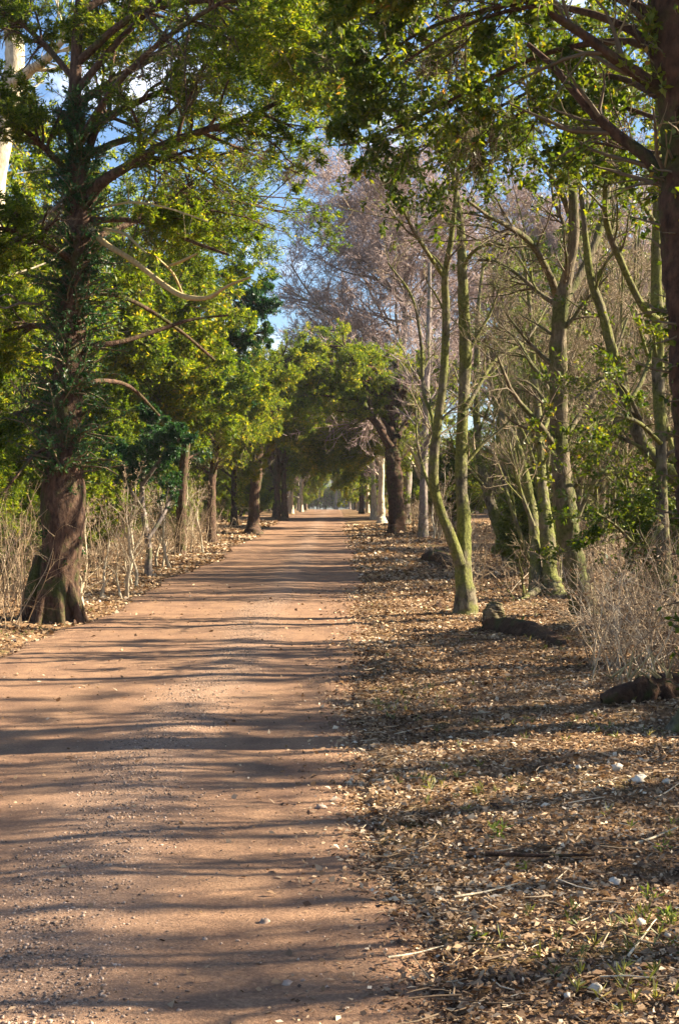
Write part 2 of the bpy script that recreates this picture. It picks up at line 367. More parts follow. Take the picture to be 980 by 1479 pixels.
for i, (px, py, w, lab) in enumerate([
    (890, 1114, 17, 'white stone lying in the leaves, farthest of the pale stones on the right verge'),
    (921, 1131, 20, 'flat white stone on the right verge just in front of the farthest pale stone'),
    (962, 1134, 12, 'small cream stone near the right edge level with the flat white stone'),
    (887, 1281, 18, 'bright white upright stone alone in the leaf litter, mid way down the right verge'),
    (925, 1340, 17, 'cream stone in the leaves below the bright white upright stone'),
    (963, 1358, 13, 'small pale stone close to the right edge of the leaf litter'),
    (861, 1437, 22, 'largest pale stone, lowest on the right verge in the leaf litter'),
    (818, 1447, 12, 'small pale stone to the left of the largest pale stone'),
    (834, 1113, 9, 'tiny pale stone left of the farthest white stone on the verge'),
    (664, 1345, 9, 'tiny pale stone in brown leaves near the path edge')]):
    stone('white_stone', px, py, w, lab, W, G, i)
for i, (px, py, w, lab) in enumerate([
    (463, 1166, 16, 'pale stone on the packed path, farthest of the loose path stones'),
    (382, 1331, 18, 'brown stone half sunk in the middle of the near path'),
    (414, 1420, 16, 'brown stone nearest to the camera on the path'),
    (438, 1416, 9, 'small stone touching distance right of the nearest path stone'),
    (296, 1356, 9, 'small pale pebble left of the half sunk path stone'),
    (160, 1186, 10, 'small pale stone on the gravel ridge of the path')]):
    stone('path_stone', px, py, w, lab, M['brown_stone'], 'loose stones on the path', 50+i)

# ------------------------------------------------------------------ leaf litter
def litter(name, rng, n, xf, yf, size, lift=.018, tmean=.52):
    y = yf(n); x = xf(y, n); z = height(x, y)+.012*lump(x, y, 1.)*(np.abs(x) < 9)+rng.uniform(0, lift, n)
    onp = (x > edge_l(y)) & (x < edge_r(y)); z[onp] = path_z(x[onp], y[onp])+.003+rng.uniform(0, .008, onp.sum())
    p = np.stack([x, y, z], 1)
    d = rng.normal(size=(n, 3)); d[:, 2] *= .33; d = nrm(d); nn = rng.normal(size=(n, 3))*.5; nn[:, 2] += 1; s = nrm(np.cross(d, nn)); nn = np.cross(s, d)
    ln = size(y)*np.clip(rng.lognormal(-.15, .40, n), .35, 2.1); wd = ln*rng.uniform(.3, .75, n); cu = rng.uniform(-.1, .5, n)
    ln, wd, cu = ln[:, None], wd[:, None], cu[:, None]
    a = p-d*ln*.5; b = p+d*ln*.5+nn*ln*cu*.4; l1 = p+s*wd*.5+nn*wd*cu; r1 = p-s*wd*.5+nn*wd*cu*.8+d*ln*.08
    g = Geo(); patch = .5+.5*lump(x*.12, y*.12, 1.)
    g.add(np.stack([a, r1, b, l1], 1), np.arange(4*n).reshape(-1, 4), np.clip(rng.normal(tmean, .28, n)+(patch-.5)*.32, 0, 1))
    return tag(link(name, g.mesh(name, [M['litter']], False)), kind='stuff')
r = np.random.default_rng(11)
litter('leaf_litter', r, 230000, lambda y, n: edge_r(y)-.10+np.abs(r.normal(0, .12, n))*0+(r.uniform(0, 1, n)**1.15)*(.30*y+1.0)+r.normal(0, .07, n), lambda n: 3.4+(r.uniform(0, 1, n)**1.45)*30, lambda y: .020+.0011*y)
litter('leaf_litter', r, 34000, lambda y, n: edge_l(y)+.15-(r.uniform(0, 1, n)**1.2)*4.5, lambda n: 9+r.uniform(0, 1, n)**1.3*40, lambda y: .030+.0016*y)
litter('leaf_litter', r, 9000, lambda y, n: np.where(r.uniform(0, 1, n) < .85, edge_r(y)-r.exponential(.16, n), r.uniform(-3.6, .2, n)), lambda n: 3.6+r.uniform(0, 1, n)**1.3*26, lambda y: .020+.0010*y, .004)

litter('leaf_litter', r, 30000, lambda y, n: edge_r(y)-.1+(r.uniform(0, 1, n)**1.2)*(.16*y+1.0)+r.normal(0, .1, n), lambda n: 31+(r.uniform(0, 1, n)**1.3)*50, lambda y: .030+.0016*y, .03, .6)
litter('leaf_litter', r, 16000, lambda y, n: edge_l(y)+.1-(r.uniform(0, 1, n)**1.2)*5, lambda n: 45+(r.uniform(0, 1, n)**1.3)*45, lambda y: .030+.0016*y, .03, .6)
# ------------------------------------------------------------------ LEFT: big yew
def build_leafy(rng, wood, crown, trunkL, limbs, n2, n3, leafper, leaf, twigmat=1, leafmi=0, sub=(.35, .6), keep=None, l2=(.3, .5), trop=-.02, flat=.3, l3=(.35, .6), thin=0., up=.5, planar=.5, t02=.25, vb=None, twr=.0035, ang2=(30, 65)):
    """limbs: (L,R) batch with 10 points; adds secondary boughs, twigs and leaves"""
    LL, RR = limbs
    S2 = spawn(rng, LL, RR, n2, lr=l2, ang=ang2, trop=trop, wob=.13, rf=.55, t0=t02, n=7, flat=flat)
    S3 = spawn(rng, S2[0], S2[1], n3, lr=l3, ang=(30, 70), trop=trop, wob=.15, rf=.5, t0=.12, n=5, flat=flat, rmin=twr)
    S4 = spawn(rng, S3[0], S3[1], 4, lr=(.3, .6), ang=(30, 65), trop=trop, wob=.12, rf=.6, t0=.15, n=4, flat=flat, rmin=twr*.7)
    if keep is not None: S3 = sel(S3, keep(S3[0])); S4 = sel(S4, keep(S4[0])); S2 = sel(S2, keep(S2[0]))
    tubes(wood, *S2, k=5)
    tubes(crown, *S3, k=3, mi=twigmat, a=.3); tubes(crown, *S4, k=3, mi=twigmat, a=.4)
    ends = resize_lines(LL[:, 5:], 4)
    allL = np.concatenate([resize_lines(S3[0], 4), S4[0]])
    if thin > 0:
        mid = allL[:, 2]; q = np.sin(mid[:, 0]*1.9+1.3*np.sin(mid[:, 2]*1.4))*np.sin(mid[:, 1]*1.6+mid[:, 2]*1.1)+np.sin(mid[:, 2]*2.7+mid[:, 0])*.5
        allL = allL[q > (-1.1+thin)]
    ln, wd = leaf
    leaves(crown, rng, allL, leafper, ln, wd, leafmi, up=up, planar=planar, vb=vb)
def resize_lines(L, n):
    m = L.shape[1]; u = np.linspace(0, m-1-1e-6, n); i = u.astype(int); w = (u-i)[None, :, None]
    return L[:, i]*(1-w)+L[:, i+1]*w
def batch(lines, n=10):
    a = [resample(L, R, n) for L, R in lines]; return np.stack([x[0] for x in a]), np.stack([x[1] for x in a])
def flare(L, R, amt=1.7, h=.5):
    z = L[:, 2]-L[0, 2]; return L, R*(1+(amt-1)*np.exp(-z/h*2))

keep = lambda L: tunnel_keep(L)
rng = np.random.default_rng(21); wood, crown, dead, shoots = Geo(), Geo(), Geo(), Geo()
tr = px_line([(76, 905, 92), (76, 880, 80), (82, 840, 70), (90, 780, 66), (90, 720, 70), (92, 650, 54), (96, 560, 47), (106, 450, 44), (112, 380, 42), (115, 310, 38), (113, 250, 28), (108, 170, 22), (112, 60, 17), (120, -60, 12), (124, -200, 5)], 20, n=60, base=True)
tubes(wood, tr[0][None], tr[1][None], k=20, rough=.09, rng=rng)
for a_ in np.linspace(.3, 6.58, 10)[:-1]:   # buttress roots
    b0 = np.array([tr[0][0, 0], tr[0][0, 1], .95]); e0 = b0+np.array([math.cos(a_)*.52, math.sin(a_)*.52, -.62])
    q_ = catmull([b0+np.array([math.cos(a_)*.22, math.sin(a_)*.22, 0]), b0+np.array([math.cos(a_)*.32, math.sin(a_)*.32, -.6]), e0+np.array([0, 0, -.42])], 10); tubes(wood, q_[None], np.interp(np.linspace(0, 1, 10), [0, .4, 1], [.03, .095, .035])[None], k=8, rough=.12, rng=rng)
limb_px = [
 ([(118, 300, 24), (145, 265, 19), (185, 240, 16), (235, 210, 14), (290, 190, 12), (350, 172, 10), (400, 148, 7), (440, 125, 5)], -1.5),
 ([(116, 280, 18), (125, 230, 14), (140, 185, 13), (165, 165, 12), (215, 140, 10), (270, 118, 8), (330, 98, 6), (400, 80, 4)], .8),
 ([(158, 172, 8), (160, 110, 6), (170, 50, 5), (185, -40, 3)], .6),
 ([(124, 318, 12), (190, 318, 8), (235, 330, 7), (280, 350, 6), (330, 368, 4)], -1.),
 ([(300, 195, 7), (340, 212, 5), (370, 225, 4), (430, 250, 3)], .5),
 ([(118, 500, 12), (170, 495, 8), (220, 480, 7), (275, 462, 5), (330, 455, 3)], 1.),
 ([(112, 210, 14), (170, 120, 10), (260, 40, 8), (360, -10, 6), (450, 10, 3)], -3.),
 ([(112, 130, 13), (190, 40, 10), (300, -50, 8), (430, -70, 5), (520, -40, 3)], -1.),
 ([(114, 420, 12), (180, 430, 8), (250, 470, 6), (310, 520, 4)], 2.5),
 ([(112, 380, 14), (60, 350, 10), (0, 330, 7), (-60, 340, 4)], -2.),
 ([(110, 260, 14), (50, 200, 10), (-10, 150, 8), (-80, 130, 5)], -1.),
 ([(105, 480, 12), (50, 470, 9), (0, 480, 6), (-50, 500, 4)], 1.5),
 ([(98, 560, 10), (150, 550, 8), (190, 560, 6), (230, 600, 4)], 3.),
 ([(98, 600, 10), (60, 590, 8), (20, 600, 6), (-20, 630, 4)], 1.),
 ([(112, 120, 12), (60, 60, 9), (10, 20, 7), (-60, 0, 4)], 1.),
 ([(112, 60, 12), (140, -60, 9), (220, -140, 6), (330, -180, 4)], 2.),
 ([(114, 350, 14), (170, 330, 10), (250, 300, 8), (330, 290, 6), (420, 310, 3)], 4.),
 ([(96, 640, 9), (60, 650, 7), (30, 680, 5), (0, 720, 3)], -1.),
 ([(112, 90, 14), (200, 20, 11), (330, 0, 9), (430, 30, 7), (500, 90, 4)], -2.5),
 ([(112, 150, 14), (230, 80, 11), (350, 60, 9), (440, 70, 7), (520, 130, 4)], 3.),
 ([(112, 230, 13), (200, 200, 10), (280, 240, 8), (350, 290, 5), (380, 330, 3)], 5.),
 ([(112, 20, 14), (260, -60, 11), (400, -60, 9), (520, -10, 5)], 4.),
]
lines = [px_line(rw, 20, dd) for rw, dd in limb_px]
for L_, R_ in lines: tubes(wood, L_[None], R_[None], k=8, rough=.05, rng=rng)
build_leafy(rng, wood, crown, None, batch(lines), 19, 12, 20, (.08, .019), keep=keep, thin=.6, flat=.2, l2=(.26, .5), trop=-.03)
# leafy shoots close to the trunk
trk = batch([(tr[0][18:48], tr[1][18:48])], 24)
trk2 = batch([(tr[0][1:20], tr[1][1:20])], 24)
iv = spawn(rng, *trk2, 620, absl=(.12, .42), ang=(40, 90), trop=.02, wob=.2, rf=.1, t0=0, n=5, shrink=.1, rmin=.003)
iv = sel(iv, np.sin(iv[0][:, 0, 2]*4+iv[0][:, 2, 0]*7) > -.35)
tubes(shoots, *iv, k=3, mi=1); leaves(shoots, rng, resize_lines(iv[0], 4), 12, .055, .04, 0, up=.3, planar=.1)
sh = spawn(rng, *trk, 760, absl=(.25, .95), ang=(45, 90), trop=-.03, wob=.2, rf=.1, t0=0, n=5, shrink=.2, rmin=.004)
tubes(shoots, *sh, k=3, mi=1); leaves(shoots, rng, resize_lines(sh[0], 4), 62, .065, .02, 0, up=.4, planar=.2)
# dead pale boughs
for rw, dd in [([(122, 318, 13), (150, 350, 10), (190, 375, 9), (235, 410, 9), (265, 428, 9), (300, 430, 7), (330, 412, 5), (362, 400, 3)], -1.8),
               ([(150, 330, 5), (180, 338, 5), (200, 355, 4), (212, 366, 3)], -1.6), ([(240, 385, 3), (260, 378, 5), (285, 366, 3)], -1.7), ([(265, 428, 4), (250, 395, 4), (225, 370, 2)], -1.8),
               ([(150, 300, 3), (190, 292, 4), (240, 300, 3), (300, 320, 2)], -1.8)]:
    a_, b_ = px_line(rw, 20, dd); tubes(dead, a_[None], b_[None], k=7, rough=.08, rng=rng)
db = spawn(rng, *batch([(a_, b_)]), 10, absl=(.2, .6), n=5, rf=.5, rmin=.006); tubes(dead, *db, k=4)
pale = Geo()
for rw, dd in [([(108, 268, 6), (80, 300, 5), (40, 335, 4), (-5, 355, 3)], -1.), ([(60, 440, 5), (30, 438, 4), (5, 445, 3), (-10, 430, 2)], -1.2), ([(30, 438, 3), (12, 425, 3), (-6, 432, 2)], -1.2)]:
    a_, b_ = px_line(rw, 20, dd); tubes(pale, a_[None], b_[None], k=6, rng=rng)
L1r = (tr[0][0, 0], 20., 0.)
e = finish_tree('yew_tree', 'large yew with a thick brown trunk at the left path edge, boughs arching over it', L1r, wood, crown, M['bark_yew'], [M['yew_leaf'], M['twig_brown']])
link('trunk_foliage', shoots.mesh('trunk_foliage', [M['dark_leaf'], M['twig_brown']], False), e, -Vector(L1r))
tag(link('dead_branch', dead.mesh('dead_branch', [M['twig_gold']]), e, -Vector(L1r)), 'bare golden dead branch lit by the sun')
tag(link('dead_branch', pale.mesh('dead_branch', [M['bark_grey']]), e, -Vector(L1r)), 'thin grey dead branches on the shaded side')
# ------------------------------------------------------------------ trees of the right verge, traced one by one
def traced(name, label, d, stems, bark, seed, limb=14, twigs=9, tw=None, leaf=None, leafmat=None, root=None, sides=14, twigmat=None, side_len=(.6, 2.2), keep_=True, group=None, ang=(30, 60), trop=.03, t0=.25, n4=5, biasv=None, leafper=8, leafthin=0., crown_from=None, rough=.08, sub=None, vb=None):
    rng = np.random.default_rng(seed); wood, crown = Geo(), Geo()
    ls = []
    for i, (rw, dd) in enumerate(stems[:]):
        b = isinstance(dd, str); dd_ = float(dd) if b else dd
        L_, R_ = px_line(rw, d, dd_, base=(b or i == 0), n=110 if (b or i == 0) else 24)
        if b or i == 0: L_, R_ = flare(L_, R_, 1.5, .35)
        
        # knots and swellings, and short broken stubs
        if len(L_) > 20:
            kn = np.convolve(rng.normal(0, 1, len(L_)+6), np.ones(7)/7, 'valid'); R_ = R_*(1+.16*kn)
            L_ = L_+np.column_stack([np.convolve(rng.normal(0, 1, len(L_)+8), np.ones(9)/9, 'valid')*.18*R_, np.convolve(rng.normal(0, 1, len(L_)+8), np.ones(9)/9, 'valid')*.18*R_, np.zeros(len(L_))])
            sb_ = spawn(rng, L_[None], R_[None], 7, absl=(.06, .3), ang=(50, 85), n=4, rf=.45, shrink=0, tip=.6, rmin=.006); tubes(wood, *sb_, k=6)
        tubes(wood, L_[None], R_[None], k=sides if i == 0 else 9, rough=rough, rng=rng); ls.append((L_, R_))
    B = batch(ls, 14)
    S1 = spawn(rng, *B, limb, absl=side_len, ang=ang, trop=trop, wob=.13, rf=.42, t0=t0, n=8, bias=biasv, rmin=.006)
    S2 = spawn(rng, *S1, twigs, lr=(.3, .65), ang=(25, 60), trop=trop*.7, wob=.14, rf=.5, t0=.1, n=6, rmin=.004)
    S3 = spawn(rng, *S2, n4, lr=(.3, .7), ang=(25, 60), trop=trop*.5, wob=.14, rf=.6, t0=.1, n=5, rmin=.003)
    if keep_: S1, S2, S3 = (sel(s, tunnel_keep(s[0], hw=2.3, top=4.2)) for s in (S1, S2, S3))
    tubes(wood, *S1, k=5); tubes(crown, *S2, k=4, mi=0, a=.3); tubes(crown, *S3, k=3, mi=0, a=rng.uniform(.2, .9, len(S3[0])))
    mats = [twigmat or M['twig_brown']]
    if leaf:
        mats.append(leafmat); al = np.concatenate([resize_lines(S2[0], 4), resize_lines(S3[0], 4)])
        if crown_from is not None: al = al[al[:, 2, 2] > crown_from+rng.normal(0, .35, len(al))]
        mid = al[:, 2]
        if leafthin > 0:
            q = np.sin(mid[:, 0]*2.3+1.3*np.sin(mid[:, 2]*1.7))*np.sin(mid[:, 1]*1.9+mid[:, 2]*1.3)+np.sin(mid[:, 2]*3.1+mid[:, 0])*.5; al = al[q > (-1.1+leafthin)]
        leaves(crown, rng, al, leafper, leaf[0], leaf[1], 1, up=.45, planar=.1, vb=vb)
    rt = (ls[0][0][0, 0], d, float(height(ls[0][0][0, 0], d)))
    return finish_tree(name, label, rt, wood, crown, bark, mats, group=group)

# slender forked tree, mossy, next to the path
traced('mossy_tree', 'slender mossy tree forking low into two upright stems, nearest the path on the right verge', 21, [
 ([(671, 895, 34), (670, 850, 30), (668, 800, 28), (668, 740, 22), (664, 690, 20), (668, 600, 19), (672, 500, 18), (668, 420, 17), (665, 340, 14), (655, 260, 9), (640, 170, 5)], .5),
 ([(664, 815, 20), (648, 770, 20), (632, 730, 18), (624, 690, 18), (630, 620, 15), (640, 540, 14), (644, 450, 13), (642, 400, 12), (652, 340, 9), (662, 240, 6)], -.8),
 ([(642, 402, 8), (620, 370, 7), (598, 335, 6), (580, 300, 5), (555, 265, 4), (515, 245, 3)], -1.5),
 ([(669, 385, 7), (685, 362, 6), (715, 352, 5), (745, 368, 4), (775, 420, 3)], -1.),
 ([(668, 600, 8), (690, 560, 7), (715, 520, 6), (760, 490, 4), (790, 440, 3)], 1.5),
 ([(634, 620, 7), (612, 570, 6), (608, 500, 5), (595, 430, 4), (560, 380, 3)], 1.),
 ([(655, 330, 7), (625, 290, 5), (600, 230, 4), (590, 170, 3)], .5),
 ([(632, 730, 6), (615, 690, 5), (602, 640, 4), (600, 570, 3)], 1.)],
 M['bark_green'], 31, limb=7, twigs=6, n4=3, side_len=(.5, 1.7), twigmat=M['twig_olive'], biasv=(0, 0, .2), leaf=(.05, .022), leafmat=M['bright_leaf'], leafper=1, leafthin=.5)
# main dark tree
traced('mossy_tree', 'stout dark tree with rough bark leaning left over the bramble, forking high on the right', 20.5, [
 ([(850, 905, 50), (837, 860, 42), (823, 800, 38), (814, 740, 34), (808, 680, 30), (805, 620, 29), (806, 560, 28), (806, 500, 28), (810, 440, 27), (820, 390, 20), (828, 340, 17), (825, 260, 14), (818, 170, 9), (820, 60, 6)], -.8),
 ([(806, 432, 14), (790, 390, 11), (765, 350, 10), (735, 328, 8), (705, 312, 6), (675, 290, 4)], -2.),
 ([(806, 442, 9), (780, 425, 7), (745, 395, 6), (715, 378, 5), (690, 375, 3)], 1.),
 ([(815, 430, 15), (840, 390, 13), (862, 340, 12), (875, 290, 10), (880, 220, 7), (890, 130, 4)], 1.),
 ([(828, 330, 9), (800, 260, 8), (740, 200, 7), (670, 150, 5), (600, 120, 3)], -4.5),
 ([(825, 250, 9), (850, 170, 8), (880, 100, 6), (900, 20, 3)], -3.),
 ([(808, 640, 9), (850, 580, 8), (880, 530, 6), (905, 460, 4)], 1.5),
 ([(800, 560, 7), (770, 530, 6), (745, 490, 5), (720, 470, 3)], 1.2),
 ([(812, 720, 7), (840, 690, 6), (870, 640, 5), (890, 600, 3)], -1.)],
 M['bark_moss'], 32, limb=11, twigs=8, n4=4, side_len=(.7, 2.2), leaf=(.075, .036), leafmat=M['holly_leaf'], leafper=9, crown_from=6.0)
# arching branch tree
traced('leaning_tree', 'moss covered leaning stem rising from the lower right across the bramble', 17, [
 ([(1100, 935, 36), (1065, 800, 30), (1010, 722, 27), (975, 690, 24), (935, 650, 21), (905, 590, 18), (885, 510, 16), (868, 450, 15), (852, 400, 13), (845, 340, 10), (835, 250, 6)], -.5),
 ([(935, 650, 9), (925, 610, 8), (900, 560, 5), (870, 545, 4), (830, 575, 3)], -1.),
 ([(905, 590, 9), (930, 540, 7), (950, 470, 5), (960, 420, 3)], 1.),
 ([(975, 690, 8), (930, 700, 6), (890, 680, 5), (850, 690, 3)], -1.)],
 M['bark_green'], 33, limb=9, twigs=6, n4=3, side_len=(.4, 1.3), leaf=(.06, .03), leafmat=M['holly_leaf'], leafper=3, leafthin=.6)
traced('upright_tree', 'straight mossy stem standing just left of the biggest trunk on the right', 16, [
 ([(968, 945, 30), (962, 860, 24), (955, 760, 20), (953, 640, 19), (950, 500, 19), (948, 400, 18), (948, 300, 15), (950, 150, 11), (940, 20, 7), (930, -80, 4)], .6),
 ([(948, 462, 13), (925, 440, 12), (893, 372, 11), (875, 320, 9), (872, 250, 7), (860, 180, 4)], -1.),
 ([(950, 330, 8), (915, 280, 7), (880, 255, 5), (840, 260, 3)], -1.5),
 ([(953, 640, 8), (920, 610, 7), (880, 600, 5), (845, 620, 3)], -1.3),
 ([(955, 760, 8), (925, 790, 6), (890, 760, 5), (860, 740, 3)], -1.)],
 M['bark_green'], 34, limb=9, twigs=6, n4=4, side_len=(.5, 1.6), leaf=(.065, .032), leafmat=M['holly_leaf'], leafper=5, leafthin=.3)
traced('mossy_tree', 'pale mossy two stemmed tree with spreading roots between slender and stout trees', 25, [
 ([(800, 878, 38), (793, 830, 26), (790, 780, 23), (782, 700, 16), (778, 620, 13), (770, 540, 10), (765, 450, 7), (750, 330, 4)], 1.),
 ([(772, 872, 24), (772, 800, 18), (765, 720, 15), (745, 640, 12), (715, 580, 8), (700, 490, 5)], '2.0'),
 ([(780, 850, 14), (760, 862, 10), (735, 876, 5)], -.8), ([(800, 850, 12), (815, 868, 9), (830, 884, 5)], -.5),
 ([(778, 640, 7), (800, 580, 6), (815, 500, 4)], 2.), ([(770, 760, 8), (748, 700, 6), (735, 640, 4)], 0.)],
 M['bark_green'], 35, limb=9, twigs=6, n4=4, side_len=(.6, 2.), twigmat=M['twig_olive'], biasv=(0, 0, .3))
traced('mossy_tree', 'crooked green stem leaning left in the sunlit thicket behind the slender forked tree', 36, [
 ([(742, 832, 26), (728, 790, 20), (712, 740, 18), (698, 690, 15), (690, 640, 12), (688, 560, 10), (690, 450, 7), (700, 360, 4)], 1.),
 ([(735, 800, 12), (752, 770, 9), (750, 700, 7), (760, 620, 5)], 2.), ([(705, 715, 10), (715, 660, 8), (735, 600, 5)], -1.)],
 M['bark_green'], 36, limb=10, twigs=6, n4=4, side_len=(1, 3.), twigmat=M['twig_olive'], biasv=(0, 0, .3), leaf=(.09, .04), leafmat=M['bright_leaf'], leafper=3, leafthin=.3)
traced('grey_tree', 'slender grey trunk just to the right of the dark forked yew', 60, [
 ([(612, 782, 17), (611, 700, 13), (614, 600, 11), (618, 500, 9), (620, 380, 5)], 1.), ([(612, 650, 7), (630, 600, 6), (645, 540, 4)], -2.)],
 M['bark_grey'], 37, limb=16, twigs=8, n4=4, side_len=(1.5, 4.), twigmat=M['twig_pink'], biasv=(0, 0, .2))
traced('pale_tree', 'sunlit pale trunk just left of the dark forked yew, right of the path', 84, [
 ([(551, 772, 15), (550, 720, 10), (552, 650, 8), (548, 590, 5)], 1.)],
 M['bark_pale'], 38, limb=14, twigs=8, n4=4, side_len=(1.5, 3.), twigmat=M['twig_pink'], leaf=(.14, .05), leafmat=M['yew_leaf'], leafper=7, crown_from=5.)
traced('dark_yew', 'dark forked yew with black bark where the right row narrows', 66, [
 ([(573, 778, 29), (571, 720, 24), (568, 670, 23), (566, 635, 19), (572, 580, 16), (572, 520, 8)], 1.),
 ([(570, 610, 14), (545, 560, 11), (500, 530, 9), (450, 525, 6), (410, 545, 3)], 1.), ([(570, 600, 14), (550, 540, 11), (515, 510, 9), (460, 500, 6), (430, 520, 3)], -2.), ([(570, 630, 12), (540, 585, 9), (500, 565, 7), (450, 570, 3)], 5.), ([(572, 590, 12), (590, 550, 9), (620, 530, 6), (650, 550, 3)], 0.),
 ([(563, 645, 15), (543, 612, 11), (522, 587, 8), (490, 570, 4)], -1.5), ([(575, 630, 12), (598, 595, 8), (625, 570, 4)], 2.),
 ([(570, 600, 12), (530, 560, 9), (480, 545, 6), (430, 560, 3)], 3.), ([(570, 590, 12), (600, 540, 8), (640, 530, 4)], -2.), ([(571, 560, 12), (545, 535, 8), (510, 525, 4)], -4.)],
 M['rot'], 39, limb=20, twigs=11, n4=6, side_len=(.8, 2.), leaf=(.11, .036), leafmat=M['yew_leaf'], leafper=9, crown_from=5.2, t0=.3, rough=.15, vb=.05, trop=-.01)
# the big trunk at the right edge
big = [([(1066, 1075, 180), (1058, 1050, 144), (1050, 1000, 126), (1038, 850, 110), (1024, 690, 104), (1008, 500, 98), (994, 300, 96), (984, 100, 92), (974, -50, 85), (968, -250, 60), (964, -500, 30)], .3),
 ([(984, 120, 17), (934, 60, 14), (854, 20, 10), (764, 10, 8), (664, 40, 5), (584, 90, 4)], 2.5),
 ([(984, 0, 20), (914, -80, 15), (784, -120, 10), (644, -90, 7), (524, -20, 4)], .8),
 ([(989, 190, 12), (944, 170, 9), (874, 150, 7), (784, 150, 5), (704, 190, 4)], 4.),
 ([(984, -60, 17), (884, -170, 14), (744, -200, 9), (584, -170, 5)], 4.),
 ([(974, 60, 15), (924, -20, 12), (824, -60, 8), (714, -30, 5), (624, 30, 4)], 6.),
 ([(984, 200, 9), (954, 220, 7), (904, 215, 5), (834, 200, 4)], 2.),
 ([(984, 90, 15), (900, 60, 12), (780, 80, 8), (660, 140, 5), (560, 190, 4), (490, 210, 4)], 5.),
 ([(984, 40, 15), (860, -10, 12), (720, 10, 8), (600, 50, 5), (500, 130, 4)], 3.5),
 ([(984, 160, 13), (880, 110, 9), (770, 130, 6), (660, 190, 4), (600, 215, 4)], 7.),
 ([(984, -20, 15), (840, -60, 12), (700, -50, 8), (560, -20, 5), (470, 40, 4)], 6.),
 ([(979, -150, 17), (944, -300, 12), (864, -400, 6)], -2.)]
e = traced('edge_tree', 'biggest trunk, red brown and leaning, at the very right edge beside the bramble', 10.1, big, M['rot'], 40, limb=13, twigs=9, n4=5, side_len=(.6, 1.9), sides=24, leaf=(.070, .034), leafmat=M['holly_leaf'], leafper=12, crown_from=4.45, trop=0., t0=.5, rough=.05, leafthin=.5)
g = Geo(); rng = np.random.default_rng(5)   # mossy root flare
for rw, dd in [([(1010, 1040, 60), (975, 1062, 44), (945, 1076, 26), (915, 1086, 10)], -.1), ([(1030, 1040, 60), (1010, 1085, 40), (1000, 1110, 15)], -.6), ([(1010, 1020, 50), (985, 1040, 30), (955, 1052, 12)], .5)]:
    a_, b_ = px_line(rw, 10.1, dd, n=16); tubes(g, a_[None], b_[None], k=12, rough=.08, rng=rng)
o = link('root', g.mesh('root', [M['bark_green']]), e, -e.location)
tl = px_line(big[0][0], 10.1, .3, n=24); iv = Geo(); s_ = spawn(rng, tl[0][None], tl[1][None], 520, absl=(.12, .5), ang=(40, 90), trop=-.02, wob=.2, rf=.1, t0=.15, t1=.75, n=5, shrink=0, rmin=.003)
tubes(iv, *s_, k=3, mi=1); leaves(iv, rng, resize_lines(s_[0], 4), 8, .06, .04, 0, up=.3); link('trunk_foliage', iv.mesh('trunk_foliage', [M['holly_leaf'], M['twig_brown']], False), e, -e.location)

# ------------------------------------------------------------------ LEFT traced
traced('pale_tree', 'pale barked tree catching the sun behind the big yew, at the top left corner', 25, [
 ([(-75, 915, 60), (-66, 800, 46), (-46, 600, 40), (-22, 400, 36), (4, 200, 33), (20, 90, 30), (14, 20, 26), (10, -100, 18), (10, -260, 8)], .5),
 ([(20, 120, 22), (45, 100, 18), (68, 85, 14), (92, 58, 10)], -1.), ([(16, 30, 14), (40, -30, 10), (80, -90, 5)], 1.)],
 M['bark_pale'], 41, limb=10, twigs=8, n4=4, side_len=(.8, 3.), leaf=(.08, .025), leafmat=M['yew_leaf'], leafper=9, leafthin=.4, keep_=False)
traced('holly_tree', 'dark holly bush with a short crooked stem in the dry stalks on the left bank', 33, [
 ([(214, 838, 12), (215, 790, 10), (208, 745, 9), (205, 700, 8), (215, 640, 6), (222, 590, 4)], .5), ([(213, 780, 7), (235, 745, 6), (255, 700, 4)], .8), ([(208, 740, 7), (185, 700, 5), (170, 660, 3)], -.6), ([(206, 700, 6), (235, 660, 5), (262, 630, 3)], -.6)],
 M['bark_grey'], 42, limb=20, twigs=9, n4=4, side_len=(.4, .9), leaf=(.075, .035), leafmat=M['dark_leaf'], leafper=12, crown_from=2.2, t0=.4)
traced('left_yew', 'yew with a dark drooping bough, second along the left side of the path', 45, [
 ([(262, 800, 19), (262, 720, 16), (268, 640, 15), (262, 560, 13), (268, 480, 12), (280, 400, 10), (290, 330, 5)], 1.),
 ([(266, 540, 13), (305, 505, 10), (340, 485, 8), (380, 480, 4)], -1.), ([(268, 500, 12), (240, 470, 9), (200, 440, 5)], -2.),
 ([(266, 580, 10), (300, 590, 8), (330, 580, 5), (350, 545, 3)], -1.5), ([(275, 430, 10), (310, 400, 8), (340, 400, 5), (370, 420, 3)], 2.), ([(268, 470, 10), (300, 440, 8), (340, 430, 5), (370, 440, 3)], -3.),
 ([(265, 610, 10), (230, 600, 7), (190, 610, 4)], 1.)],
 M['bark_yew'], 43, limb=16, twigs=11, n4=6, side_len=(.5, 1.5), leaf=(.10, .032), leafmat=M['dark_leaf'], leafper=12, crown_from=2.6, trop=-.03)
traced('left_yew', 'left yew with thin sunlit stem, just before the tall red brown trunk', 55, [
 ([(305, 788, 18), (305, 720, 13), (310, 660, 11), (318, 600, 10), (320, 540, 8), (322, 470, 4)], 1.), ([(312, 650, 8), (340, 620, 6), (365, 600, 3)], -1.), ([(310, 640, 8), (285, 610, 6), (255, 600, 3)], 1.), ([(318, 600, 8), (350, 570, 6), (390, 555, 3)], -2.)],
 M['bark_yew'], 44, limb=20, twigs=11, n4=6, side_len=(1., 3.), leaf=(.10, .034), leafmat=M['yew_leaf'], leafper=13, crown_from=3.1, vb=.12, trop=-.03)
